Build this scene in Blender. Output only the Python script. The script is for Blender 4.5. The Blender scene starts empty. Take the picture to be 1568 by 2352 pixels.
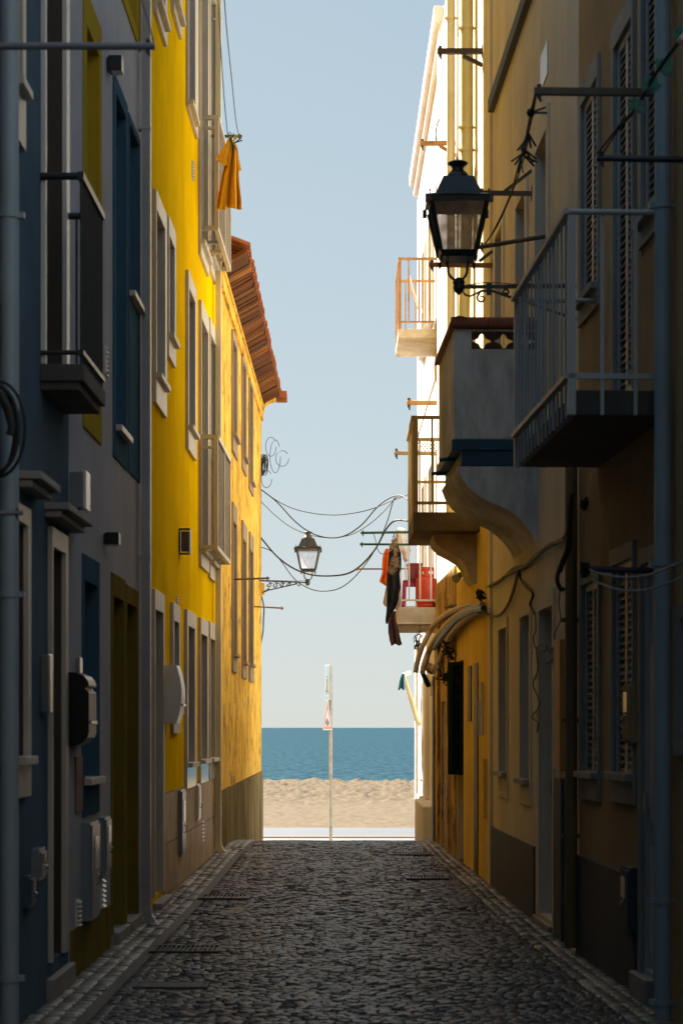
import bpy, math, random
from mathutils import Vector, noise
R = math.radians
rnd = random.Random(7)
scene = bpy.context.scene
col = scene.collection

# ------------------------------------------------------------------ camera
FPX = 4600.0          # focal length in units of the 1568-wide picture
EYE = 1.65
cam_d = bpy.data.cameras.new('camera')
cam = bpy.data.objects.new('camera', cam_d); col.objects.link(cam)
cam.location = (0, 0, EYE); cam.rotation_euler = (R(90), 0, 0)
cam_d.sensor_fit = 'VERTICAL'; cam_d.sensor_height = 36; cam_d.sensor_width = 24
cam_d.lens = 36 * FPX / 2352
cam_d.shift_y = (1671 - 1176) / 2352
cam_d.clip_start = 0.1; cam_d.clip_end = 60000
cam_d.dof.use_dof = True; cam_d.dof.focus_distance = 30; cam_d.dof.aperture_fstop = 4.0
scene.camera = cam

# ------------------------------------------------------------------ sky and sun
SK_A, SK_B = .5, 1.9
SUN_AZ, SUN_EL = 37.5, 46      # degrees to the left of the view, above the horizon
w = bpy.data.worlds.new('World'); scene.world = w; w.use_nodes = True
nt = w.node_tree; bg = nt.nodes['Background']
sky = nt.nodes.new('ShaderNodeTexSky'); sky.sky_type = 'NISHITA'; sky.sun_disc = False
sky.sun_elevation = R(SUN_EL); sky.sun_rotation = R(-SUN_AZ)
sky.altitude = 0; sky.air_density = 1.0; sky.dust_density = 0.2; sky.ozone_density = 1.6
hs = nt.nodes.new('ShaderNodeHueSaturation'); hs.inputs['Saturation'].default_value = .98
# soft shoulder: a hazy sea sky is evener than the clear-sky model
def vmath(op, a, b):
    q = nt.nodes.new('ShaderNodeVectorMath'); q.operation = op; nt.links.new(a, q.inputs[0])
    if isinstance(b, tuple): q.inputs[1].default_value = b
    else: nt.links.new(b, q.inputs[1])
    return q.outputs[0]
sc_ = vmath('MULTIPLY', sky.outputs[0], (SK_A,) * 3); de_ = vmath('ADD', sc_, (1, 1, 1)); dv_ = vmath('DIVIDE', sky.outputs[0], de_)
out_ = vmath('MULTIPLY', dv_, (SK_B * .93, SK_B, SK_B * 1.02))
nt.links.new(out_, hs.inputs['Color']); nt.links.new(hs.outputs[0], bg.inputs[0]); bg.inputs[1].default_value = 0.05
sd = bpy.data.lights.new('sun', 'SUN'); sd.energy = 3.65; sd.angle = R(0.5); sd.color = (1, .965, .91)
sun = bpy.data.objects.new('sun', sd); col.objects.link(sun)
sdir = Vector((-math.sin(R(SUN_AZ)) * math.cos(R(SUN_EL)), math.cos(R(SUN_AZ)) * math.cos(R(SUN_EL)), math.sin(R(SUN_EL))))
sun.rotation_euler = sdir.to_track_quat('Z', 'Y').to_euler(); sun.location = (0, 0, 30)
scene.view_settings.view_transform = 'Standard'; scene.view_settings.look = 'None'
scene.view_settings.exposure = 2.25; scene.view_settings.gamma = 1
scene.render.engine = 'CYCLES'
try:
    scene.cycles.max_bounces = 10; scene.cycles.diffuse_bounces = 6
except Exception: pass

# ------------------------------------------------------------------ materials
def mat(name, rgb, rough=.6, metal=0, dirt=None, amt=0, scale=3, stretch=.25, bump=0, bscale=40, flake=None, fthr=.6, fscale=2.2, spec=.5, var=.08, emit=None, trans=0, fstretch=.5, bump2=0):
    if 'render' in name or 'trim' in name or 'roughcast' in name: spec = .1 if spec > .1 else spec
    m = bpy.data.materials.new(name); m.use_nodes = True
    t = m.node_tree; N = t.nodes; L = t.links; b = N['Principled BSDF']
    b.inputs['Roughness'].default_value = rough; b.inputs['Metallic'].default_value = metal
    b.inputs['Specular IOR Level'].default_value = spec
    if spec <= .1: b.inputs['IOR'].default_value = 1.12; b.inputs['Roughness'].default_value = 1
    if trans: b.inputs['Transmission Weight'].default_value = trans
    geo = N.new('ShaderNodeNewGeometry')
    big = 'sand' in name or 'render' in name or 'roughcast' in name or 'plinth' in name
    def mp(sx, sy, sz):
        if big and sz != 1: sy = .4
        q = N.new('ShaderNodeMapping'); q.inputs['Scale'].default_value = (sx, sy, sz); L.new(geo.outputs['Position'], q.inputs['Vector']); return q
    def ns(vec, sc, det=6, ro=.6):
        q = N.new('ShaderNodeTexNoise'); q.inputs['Scale'].default_value = sc; q.inputs['Detail'].default_value = det; q.inputs['Roughness'].default_value = ro
        L.new(vec.outputs[0], q.inputs['Vector']); return q
    def ramp(src, a, bb):
        q = N.new('ShaderNodeMapRange'); q.inputs['From Min'].default_value = a; q.inputs['From Max'].default_value = bb; L.new(src, q.inputs['Value']); return q.outputs[0]
    def mix(f, c1, c2):
        q = N.new('ShaderNodeMix'); q.data_type = 'RGBA'; L.new(f, q.inputs['Factor'])
        for i, c in ((6, c1), (7, c2)):
            if isinstance(c, tuple): q.inputs[i].default_value = (*c[:3], 1)
            else: L.new(c, q.inputs[i])
        return q.outputs[2]
    iso = mp(1, 1, 1)
    n0 = ns(iso, 1.7)
    lo = tuple(c * (1 - var) for c in rgb); hi = tuple(min(1, c * (1 + var)) for c in rgb)
    c = mix(ramp(n0.outputs[0], .3, .7), lo, hi)
    bsrc = None
    if flake:
        fm = mp(1, 1, fstretch); fn = ns(fm, fscale, 9, .68)
        f = ramp(fn.outputs[0], fthr, fthr + .02); c = mix(f, c, flake); bsrc = f
    if dirt and amt:
        dm = mp(1, 1, stretch); dn = ns(dm, scale, 8, .65)
        q = N.new('ShaderNodeMath'); q.operation = 'MULTIPLY'; q.inputs[1].default_value = amt
        L.new(ramp(dn.outputs[0], .42, .72), q.inputs[0]); c = mix(q.outputs[0], c, dirt)
    L.new(c, b.inputs['Base Color'])
    last = None
    if bump:
        bn = ns(iso, bscale, 5); bp = N.new('ShaderNodeBump'); bp.inputs['Strength'].default_value = bump; bp.inputs['Distance'].default_value = .01
        L.new(bn.outputs[0], bp.inputs['Height']); last = bp
    if bsrc is not None:
        bp = N.new('ShaderNodeBump'); bp.invert = True; bp.inputs['Strength'].default_value = .8; bp.inputs['Distance'].default_value = .012; L.new(bsrc, bp.inputs['Height'])
        if last: L.new(last.outputs[0], bp.inputs['Normal'])
        last = bp
    if last: L.new(last.outputs[0], b.inputs['Normal'])
    return m

M = {}
M['blue_grey'] = mat('blue_grey_render', (.12, .18, .235), .7, dirt=(.05, .07, .08), amt=.5, bump=.25, bscale=60)
M['grey_wall'] = mat('grey_render', (.48, .50, .56), .75, dirt=(.30, .31, .34), amt=.35, bump=.25, bscale=70)
M['yellow_wall'] = mat('yellow_render', (.90, .60, .002), .7, dirt=(.60, .34, .004), amt=.65, bump=.2, bscale=80, stretch=.12, spec=.02)
M['yellow_trim'] = mat('yellow_trim', (.42, .30, .03), .65, bump=.15)
M['olive_trim'] = mat('olive_trim', (.22, .165, .03), .65, dirt=(.06, .05, .02), amt=.5, bump=.15)
M['blue_trim'] = mat('blue_trim', (.055, .125, .19), .6, bump=.15)
M['old_wall'] = mat('old_ochre_render', (.92, .57, .10), .85, dirt=(.34, .17, .03), amt=.8, scale=5, stretch=.45, bump=.6, bscale=30, flake=(.46, .30, .13), fthr=.585, fscale=4.5, fstretch=.6)
M['old_plinth'] = mat('old_plinth_render', (.27, .21, .10), .85, dirt=(.05, .045, .02), amt=.95, scale=5, stretch=.15, bump=.5, bscale=35)
M['tan_wall'] = mat('tan_roughcast', (.54, .37, .20), .9, dirt=(.26, .18, .10), amt=.4, bump=1.0, bscale=110)
M['cream_wall'] = mat('cream_render', (.80, .71, .56), .8, dirt=(.56, .47, .33), amt=.45, scale=4, stretch=.12, bump=.35, bscale=50, flake=(.3, .22, .14), fthr=.70, fscale=5, fstretch=.3)
M['ochre_wall'] = mat('ochre_render', (.90, .64, .15), .8, dirt=(.45, .27, .08), amt=.4, scale=4, stretch=.12, bump=.35, bscale=50)
M['pale_ochre'] = mat('pale_ochre_render', (.86, .75, .52), .8, dirt=(.62, .48, .26), amt=.35, scale=4, stretch=.12, bump=.35, bscale=50)
M['flaky_wall'] = mat('flaky_render', (.62, .42, .19), .9, dirt=(.2, .12, .05), amt=.7, scale=6, stretch=.3, bump=.9, bscale=25, flake=(.28, .19, .10), fthr=.53, fscale=7, fstretch=.25)
M['white_wall'] = mat('white_render', (.86, .84, .80), .8, dirt=(.66, .56, .4), amt=.25, scale=4, stretch=.1, bump=.25)
M['white_stucco'] = mat('balcony_render', (.74, .72, .70), .85, dirt=(.16, .15, .13), amt=.75, scale=3.5, stretch=.3, bump=.5, bscale=18, flake=(.16, .13, .09), fthr=.735, fscale=3, fstretch=1)
M['stone_trim'] = mat('white_stone', (.56, .52, .45), .45, dirt=(.3, .25, .19), amt=.4, bump=.12, bscale=30)
M['old_stone'] = mat('weathered_stone', (.36, .27, .16), .85, dirt=(.12, .09, .05), amt=.7, bump=.5, bscale=25)
M['grey_stone'] = mat('grey_stone', (.30, .29, .27), .7, dirt=(.13, .12, .10), amt=.5, bump=.3)
M['dark_blue'] = mat('dark_blue_plinth', (.045, .06, .075), .7, dirt=(.1, .1, .09), amt=.4, scale=5, stretch=.1, bump=.3)
M['corbel_plaster'] = mat('corbel_render', (.62, .50, .38), .85, dirt=(.2, .14, .08), amt=.6, scale=5, stretch=1, bump=.4, bscale=20)
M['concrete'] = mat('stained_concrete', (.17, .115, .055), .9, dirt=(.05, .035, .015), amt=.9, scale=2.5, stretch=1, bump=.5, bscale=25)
M['slab_white'] = mat('painted_slab', (.74, .66, .52), .8, dirt=(.28, .19, .05), amt=.7, scale=2.2, stretch=1.2, bump=.2)
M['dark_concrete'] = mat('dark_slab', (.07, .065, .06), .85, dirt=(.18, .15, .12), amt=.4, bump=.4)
M['grey_paint'] = mat('grey_painted_metal', (.46, .47, .48), .45, dirt=(.26, .2, .14), amt=.35, bump=.05)
M['dark_metal'] = mat('dark_metal', (.045, .05, .055), .4, metal=.5, dirt=(.12, .09, .06), amt=.3)
M['lamp_metal'] = mat('lamp_green_black', (.010, .018, .018), .35, dirt=(.03, .035, .03), amt=.4)
M['beige_metal'] = mat('beige_metal', (.52, .46, .36), .4, dirt=(.3, .24, .16), amt=.25)
M['rust'] = mat('rusty_metal', (.42, .21, .06), .75, dirt=(.10, .05, .02), amt=.8, scale=9, stretch=1, bump=.4, bscale=60)
M['rust_paint'] = mat('rusty_cream_paint', (.42, .25, .11), .65, dirt=(.28, .11, .03), amt=.9, scale=9, stretch=.6)
M['brown_metal'] = mat('brown_metal', (.10, .075, .05), .6, dirt=(.25, .15, .05), amt=.5, scale=8)
M['olive_paint'] = mat('olive_painted_metal', (.34, .24, .09), .55, dirt=(.12, .08, .03), amt=.5, stretch=.2, scale=6)
M['glass_dark'] = mat('window_glass', (.012, .014, .018), .05, spec=.8)
M['wood_dark'] = mat('dark_wood', (.045, .036, .03), .5, dirt=(.1, .08, .06), amt=.3)
M['wood_brown'] = mat('brown_wood', (.16, .09, .05), .6, dirt=(.06, .03, .02), amt=.5, stretch=.1, scale=9)
M['white_frame'] = mat('white_frame', (.62, .62, .60), .4)
M['louver'] = mat('louver_plastic', (.13, .12, .105), .5, dirt=(.2, .17, .12), amt=.4)
M['green_shutter'] = mat('green_shutter', (.010, .022, .015), .8, dirt=(.018, .03, .022), amt=.4, spec=.1)
M['pvc_grey'] = mat('grey_pipe', (.42, .42, .43), .4, dirt=(.25, .22, .2), amt=.25)
M['blue_pipe'] = mat('blue_grey_pipe', (.30, .37, .42), .4, dirt=(.14, .16, .17), amt=.3)
M['cream_pipe'] = mat('cream_pipe', (.78, .68, .42), .45, dirt=(.5, .38, .18), amt=.3)
M['yellow_pipe'] = mat('yellow_pipe', (.74, .62, .26), .45, dirt=(.5, .38, .12), amt=.3)
M['brown_pipe'] = mat('brown_pipe', (.22, .13, .05), .6, dirt=(.1, .06, .03), amt=.5)
M['pole_grey'] = mat('pole_grey', (.22, .23, .25), .45, metal=.4)
M['black'] = mat('black_plastic', (.008, .008, .009), .35)
M['cable'] = mat('black_cable', (.018, .017, .016), .6)
M['cable_thin'] = mat('grey_cable', (.05, .05, .05), .6)
M['rope'] = mat('tan_rope', (.24, .17, .09), .8, dirt=(.1, .07, .04), amt=.6, scale=20)
M['conduit'] = mat('tan_conduit', (.46, .36, .23), .6, dirt=(.2, .14, .08), amt=.5, scale=8, stretch=1, bump=.3, bscale=30)
M['green_hose'] = mat('green_hose', (.01, .07, .04), .45)
M['white_plastic'] = mat('white_plastic', (.72, .70, .66), .3)
M['box_grey'] = mat('meter_box', (.20, .23, .25), .3)
M['box_blue'] = mat('blue_box', (.05, .10, .14), .4)
M['steel'] = mat('steel', (.5, .48, .44), .25, metal=.9)
M['galv'] = mat('galvanised_post', (.50, .48, .43), .5, metal=.5, dirt=(.2, .16, .11), amt=.6, scale=9, stretch=1)
M['terracotta'] = mat('terracotta', (.30, .075, .03), .75, dirt=(.10, .035, .02), amt=.6, scale=5, stretch=1, bump=.4)
M['breeze'] = mat('pierced_block', (.10, .045, .025), .8, bump=.3)
M['tile_orange'] = mat('orange_roof_tile', (.36, .10, .022), .8, dirt=(.14, .055, .02), amt=.6, scale=6, stretch=1, bump=.4)
M['eave_tile'] = mat('eave_tile', (.42, .13, .03), .85, dirt=(.07, .04, .02), amt=.85, scale=4.5, stretch=2, bump=.8, bscale=30)
M['navy'] = mat('teal_blue_paint', (.018, .07, .115), .6, bump=.2)
M['cloth_yellow'] = mat('mustard_cloth', (.88, .47, .02), .9, dirt=(.5, .22, .01), amt=.3)
M['cloth_orange'] = mat('orange_cloth', (.95, .17, .01), .85)
M['cloth_black'] = mat('black_cloth', (.006, .007, .009), .95)
M['cloth_purple'] = mat('purple_brown_cloth', (.065, .028, .05), .95, dirt=(.10, .045, .015), amt=.8, scale=9, stretch=.8)
M['cloth_beige'] = mat('beige_cloth', (.50, .38, .26), .9)
M['fur'] = mat('fake_fur', (.13, .09, .05), .95, dirt=(.5, .36, .2), amt=.8, scale=22, stretch=1)
M['bag'] = mat('white_bag', (.72, .70, .66), .35)
M['gas'] = mat('orange_gas_bottle', (.62, .055, .012), .45, dirt=(.38, .03, .01), amt=.4, scale=7, stretch=1)
M['magenta'] = mat('magenta_plastic', (.34, .012, .09), .4)
M['dark_red'] = mat('dark_red_plastic', (.22, .02, .012), .5)
M['teal_cloth'] = mat('teal_cloth', (.03, .20, .30), .85)
M['peg_green'] = mat('green_peg', (.01, .13, .08), .5)
M['peg_yellow'] = mat('yellow_peg', (.75, .45, .03), .5)
M['sign_blue'] = mat('sign_blue', (.24, .36, .45), .4)
M['sign_white'] = mat('sign_white', (.42, .42, .42), .4)
M['sign_red'] = mat('sign_red', (.44, .17, .15), .4)
M['sign_dark'] = mat('sign_dark', (.10, .11, .13), .5)
M['orange_strip'] = mat('orange_cover', (.55, .27, .07), .6)
M['interior'] = mat('dark_interior', (.015, .013, .012), .9)
M['grate'] = mat('cast_iron', (.02, .019, .018), .45, metal=.4, dirt=(.07, .06, .05), amt=.5)

def isl_mat(name, ramp_cols, rough=.45, bump=.3, spec=.5, stain=None):
    m = bpy.data.materials.new(name); m.use_nodes = True; t = m.node_tree; N = t.nodes; L = t.links; b = N['Principled BSDF']
    geo = N.new('ShaderNodeNewGeometry'); cr = N.new('ShaderNodeValToRGB'); L.new(geo.outputs['Random Per Island'], cr.inputs[0])
    e = cr.color_ramp.elements
    e[0].color = (*ramp_cols[0], 1); e[1].color = (*ramp_cols[-1], 1)
    for i, c in enumerate(ramp_cols[1:-1]):
        q = e.new((i + 1) / (len(ramp_cols) - 1)); q.color = (*c, 1)
    n = N.new('ShaderNodeTexNoise'); n.inputs['Scale'].default_value = 55; n.inputs['Detail'].default_value = 4; L.new(geo.outputs['Position'], n.inputs['Vector'])
    n2 = N.new('ShaderNodeTexNoise'); n2.inputs['Scale'].default_value = .9; n2.inputs['Detail'].default_value = 6; L.new(geo.outputs['Position'], n2.inputs['Vector'])
    mr = N.new('ShaderNodeMapRange'); mr.inputs['From Min'].default_value = .35; mr.inputs['From Max'].default_value = .65; mr.inputs['To Min'].default_value = .55; mr.inputs['To Max'].default_value = 1.15; L.new(n2.outputs[0], mr.inputs['Value'])
    mx = N.new('ShaderNodeVectorMath'); mx.operation = 'SCALE'; L.new(cr.outputs[0], mx.inputs[0]); L.new(mr.outputs[0], mx.inputs['Scale'])
    L.new(mx.outputs[0], b.inputs['Base Color'])
    rr = N.new('ShaderNodeMapRange'); rr.inputs['To Min'].default_value = rough - .12; rr.inputs['To Max'].default_value = rough + .22; L.new(n.outputs[0], rr.inputs['Value']); L.new(rr.outputs[0], b.inputs['Roughness'])
    b.inputs['Specular IOR Level'].default_value = spec
    bp = N.new('ShaderNodeBump'); bp.inputs['Strength'].default_value = bump; bp.inputs['Distance'].default_value = .01; L.new(n.outputs[0], bp.inputs['Height']); L.new(bp.outputs[0], b.inputs['Normal'])
    return m
M['cobble'] = isl_mat('granite_setts', [(.058, .053, .049), (.085, .078, .072), (.066, .061, .057), (.118, .108, .099)], .36)
M['pavers'] = isl_mat('limestone_setts', [(.17, .15, .125), (.30, .27, .225), (.22, .19, .155), (.36, .325, .27)], .42)
M['eave_isl'] = isl_mat('clay_eave_tiles', [(.05, .02, .008), (.22, .075, .015), (.11, .035, .01), (.30, .12, .02), (.04, .018, .01)], .8, 1.0, .2)

def tile_mat():
    m = bpy.data.materials.new('stone_cladding'); m.use_nodes = True; t = m.node_tree; N = t.nodes; L = t.links; b = N['Principled BSDF']
    geo = N.new('ShaderNodeNewGeometry'); s = N.new('ShaderNodeSeparateXYZ'); L.new(geo.outputs['Position'], s.inputs[0])
    c = N.new('ShaderNodeCombineXYZ'); L.new(s.outputs[1], c.inputs[0]); L.new(s.outputs[2], c.inputs[1])
    mp = N.new('ShaderNodeMapping'); mp.inputs['Location'].default_value = (.1, .42, 0); L.new(c.outputs[0], mp.inputs[0])
    br = N.new('ShaderNodeTexBrick'); br.offset = .5; br.inputs['Scale'].default_value = 1; br.inputs['Brick Width'].default_value = .62; br.inputs['Row Height'].default_value = .483
    br.inputs['Mortar Size'].default_value = .006; br.inputs['Color1'].default_value = (.50, .36, .18, 1); br.inputs['Color2'].default_value = (.42, .30, .15, 1); br.inputs['Mortar'].default_value = (.08, .06, .035, 1)
    L.new(mp.outputs[0], br.inputs['Vector'])
    n = N.new('ShaderNodeTexNoise'); n.inputs['Scale'].default_value = 3; n.inputs['Detail'].default_value = 8; L.new(geo.outputs['Position'], n.inputs['Vector'])
    mr = N.new('ShaderNodeMapRange'); mr.inputs['From Min'].default_value = .3; mr.inputs['From Max'].default_value = .7; mr.inputs['To Min'].default_value = .7; mr.inputs['To Max'].default_value = 1.1; L.new(n.outputs[0], mr.inputs['Value'])
    mx = N.new('ShaderNodeVectorMath'); mx.operation = 'SCALE'; L.new(br.outputs[0], mx.inputs[0]); L.new(mr.outputs[0], mx.inputs['Scale']); L.new(mx.outputs[0], b.inputs['Base Color'])
    bp = N.new('ShaderNodeBump'); bp.invert = True; bp.inputs['Distance'].default_value = .006; L.new(br.outputs['Fac'], bp.inputs['Height']); L.new(bp.outputs[0], b.inputs['Normal'])
    b.inputs['Roughness'].default_value = .55
    return m
M['cladding'] = tile_mat()

# ------------------------------------------------------------------ helpers
def P(px, py, Y):     # a point of the scene at depth Y
    return Vector(((px - 784) / FPX * Y, Y, EYE - (py - 1671) / FPX * Y))

class MB:
    def __init__(s): s.v = []; s.f = []; s.smooth = []
    def add(s, vs, fs, smooth=False):
        o = len(s.v); s.v += [Vector(q) for q in vs]; s.f += [tuple(i + o for i in f) for f in fs]; s.smooth += [smooth] * len(fs)
    def hexa(s, q):   # 8 corners: 0-3 bottom loop, 4-7 top loop
        s.add(q, [(3, 2, 1, 0), (4, 5, 6, 7), (0, 1, 5, 4), (1, 2, 6, 5), (2, 3, 7, 6), (3, 0, 4, 7)])
    def box(s, x0, x1, y0, y1, z0, z1):
        s.hexa([(x0, y0, z0), (x1, y0, z0), (x1, y1, z0), (x0, y1, z0), (x0, y0, z1), (x1, y0, z1), (x1, y1, z1), (x0, y1, z1)])
    def fb(s, F, u0, u1, n0, n1, z0, z1):
        if n0 > n1: n0, n1 = n1, n0
        s.hexa([F.P(u, n, z) for z in (z0, z1) for u, n in ((u0, n0), (u1, n0), (u1, n1), (u0, n1))])
    def bar(s, a, b, wd, ht=None, up=Vector((0, 0, 1))):
        a = Vector(a); b = Vector(b); ht = ht or wd; d = (b - a).normalized()
        if abs(d.dot(up)) > .98: up = Vector((0, 1, 0))
        x = d.cross(up).normalized() * wd / 2; y = x.cross(d).normalized() * ht / 2
        s.hexa([a - x - y, a + x - y, a + x + y, a - x + y, b - x - y, b + x - y, b + x + y, b - x + y])
    def tube(s, pts, r, seg=8, cap=True):
        pts = [Vector(p) for p in pts]; n = len(pts); rs = r if isinstance(r, (list, tuple)) else [r] * n
        vs = []; prev = None
        for i, p in enumerate(pts):
            d = (pts[min(i + 1, n - 1)] - pts[max(i - 1, 0)]).normalized()
            if prev is None:
                a = Vector((0, 0, 1)) if abs(d.z) < .9 else Vector((0, 1, 0)); x = d.cross(a).normalized()
            else:
                x = (prev - d * prev.dot(d)).normalized()
            prev = x; y = d.cross(x)
            for k in range(seg):
                t = 2 * math.pi * k / seg; vs.append(p + (x * math.cos(t) + y * math.sin(t)) * rs[i])
        fs = [(i * seg + k, i * seg + (k + 1) % seg, (i + 1) * seg + (k + 1) % seg, (i + 1) * seg + k) for i in range(n - 1) for k in range(seg)]
        s.add(vs, fs, True)
        if cap:
            s.add(vs[:seg], [tuple(range(seg - 1, -1, -1))]); s.add(vs[-seg:], [tuple(range(seg))])
    def lathe(s, c, prof, seg=20):
        c = Vector(c); vs = [c + Vector((r * math.cos(2 * math.pi * k / seg), r * math.sin(2 * math.pi * k / seg), z)) for r, z in prof for k in range(seg)]
        s.add(vs, [(i * seg + k, i * seg + (k + 1) % seg, (i + 1) * seg + (k + 1) % seg, (i + 1) * seg + k) for i in range(len(prof) - 1) for k in range(seg)], True)
    def prism(s, poly, ext, smooth=False):   # poly: 3-D points, ext: vector
        n = len(poly); ext = Vector(ext); a = [Vector(p) for p in poly]; b = [p + ext for p in a]
        s.add(a + b, [(i, (i + 1) % n, n + (i + 1) % n, n + i) for i in range(n)], smooth)
        s.add(a, [tuple(range(n - 1, -1, -1))]); s.add(b, [tuple(range(n))])
    def frustum(s, c, h0, z0, h1, z1):      # square rings
        c = Vector(c); q = [c + Vector((sx * h, sy * h, z)) for h, z in ((h0, z0), (h1, z1)) for sx, sy in ((-1, -1), (1, -1), (1, 1), (-1, 1))]
        s.hexa(q)
    def build(s, name, m, parent=None, bevel=0, label=None, solid=0):
        me = bpy.data.meshes.new(name)
        org = ROOT.get(parent.name, Vector((0, 0, 0))) if parent is not None else None
        if parent is None:
            org = Vector((sum(v.x for v in s.v) / len(s.v), sum(v.y for v in s.v) / len(s.v), min(v.z for v in s.v)))
        me.from_pydata([v - org for v in s.v], [], s.f); me.polygons.foreach_set('use_smooth', s.smooth)
        me.materials.append(M[m] if isinstance(m, str) else m)
        import bmesh
        bm = bmesh.new(); bm.from_mesh(me); bmesh.ops.recalc_face_normals(bm, faces=bm.faces); bm.to_mesh(me); bm.free()
        me.update()
        o = bpy.data.objects.new(name, me); col.objects.link(o)
        if parent is not None: o.parent = parent; ROOT[o.name] = org
        else: o.location = org; ROOT[o.name] = org
        if bevel:
            b = o.modifiers.new('bevel', 'BEVEL'); b.width = bevel; b.segments = 2; b.limit_method = 'ANGLE'
        if solid:
            b = o.modifiers.new('solid', 'SOLIDIFY'); b.thickness = solid; b.offset = 0
        if label: o['label'] = label
        return o
ROOT = {}
def tag(o, label=None, cat=None, group=None, kind=None):
    if label: o['label'] = label
    if cat: o['category'] = cat
    if group: o['group'] = group
    if kind: o['kind'] = kind
    return o
def thing(name, loc, label, cat, group=None):
    o = bpy.data.objects.new(name, None); o.empty_display_size = .1; col.objects.link(o); o.location = loc
    ROOT[o.name] = Vector(loc); return tag(o, label, cat, group)

class Fac:
    def __init__(s, a, b, side, Ya, Yb):
        s.a, s.b, s.side, s.Ya, s.Yb = a, b, side, Ya, Yb
        s.L = math.sqrt(1 + b * b); s.d = Vector((b / s.L, 1 / s.L)); s.n = Vector((-side / s.L, side * b / s.L))
        s.holes = []
    def P(s, u, n, z): return Vector((s.a + s.d.x * u + s.n.x * n, s.d.y * u + s.n.y * n, z))
    def Y(s, px, n=0):
        k = (px - 784) / FPX; return (n + s.n.x * s.a) / (s.n.x * k + s.n.y)
    def u(s, px, n=0):
        Y = s.Y(px, n); k = (px - 784) / FPX; return (k * Y - s.a) * s.d.x + Y * s.d.y
    def z(s, px, py, n=0): return EYE - (py - 1671) / FPX * s.Y(px, n)
    def uY(s, Y): return Y * s.L

def wall(F, root, m, top, depth=5.0, name='wall', z0=-.95):
    ua, ub = F.uY(F.Ya) + .002, F.uY(F.Yb) - .002
    us = sorted({ua, ub, *[h[0] for h in F.holes], *[h[1] for h in F.holes]}); zs = sorted({z0, top, *[h[2] for h in F.holes], *[h[3] for h in F.holes]})
    mb = MB()
    def inh(u, z): return any(h[0] < u < h[1] and h[2] < z < h[3] for h in F.holes)
    for i in range(len(us) - 1):
        for j in range(len(zs) - 1):
            if us[i] < ua - 1e-6 or us[i + 1] > ub + 1e-6: continue
            if inh((us[i] + us[i + 1]) / 2, (zs[j] + zs[j + 1]) / 2): continue
            mb.add([F.P(us[i], 0, zs[j]), F.P(us[i + 1], 0, zs[j]), F.P(us[i + 1], 0, zs[j + 1]), F.P(us[i], 0, zs[j + 1])], [(0, 1, 2, 3)])
    for h in F.holes:
        u0, u1, za, zb, dp = h
        for q in ([(u0, za), (u0, zb)], [(u0, zb), (u1, zb)], [(u1, zb), (u1, za)], [(u1, za), (u0, za)]):
            mb.add([F.P(q[0][0], 0, q[0][1]), F.P(q[1][0], 0, q[1][1]), F.P(q[1][0], -dp - .03, q[1][1]), F.P(q[0][0], -dp - .03, q[0][1])], [(0, 1, 2, 3)])
    mb.add([F.P(u, n, z) for u in (ua, ub) for n in (0, -depth) for z in (z0, top)], [(0, 1, 3, 2), (4, 5, 7, 6), (2, 3, 7, 6), (1, 3, 7, 5)])
    me_o = mb.build(name, m, root)
    # merge so that the wall shades as one skin
    return me_o

def building(name, label, F, cat='building', group=None):
    c = F.P((F.uY(F.Ya) + F.uY(F.Yb)) / 2, -2, 0)
    return thing(name, (c.x, c.y, 0), label, cat, group)

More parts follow.
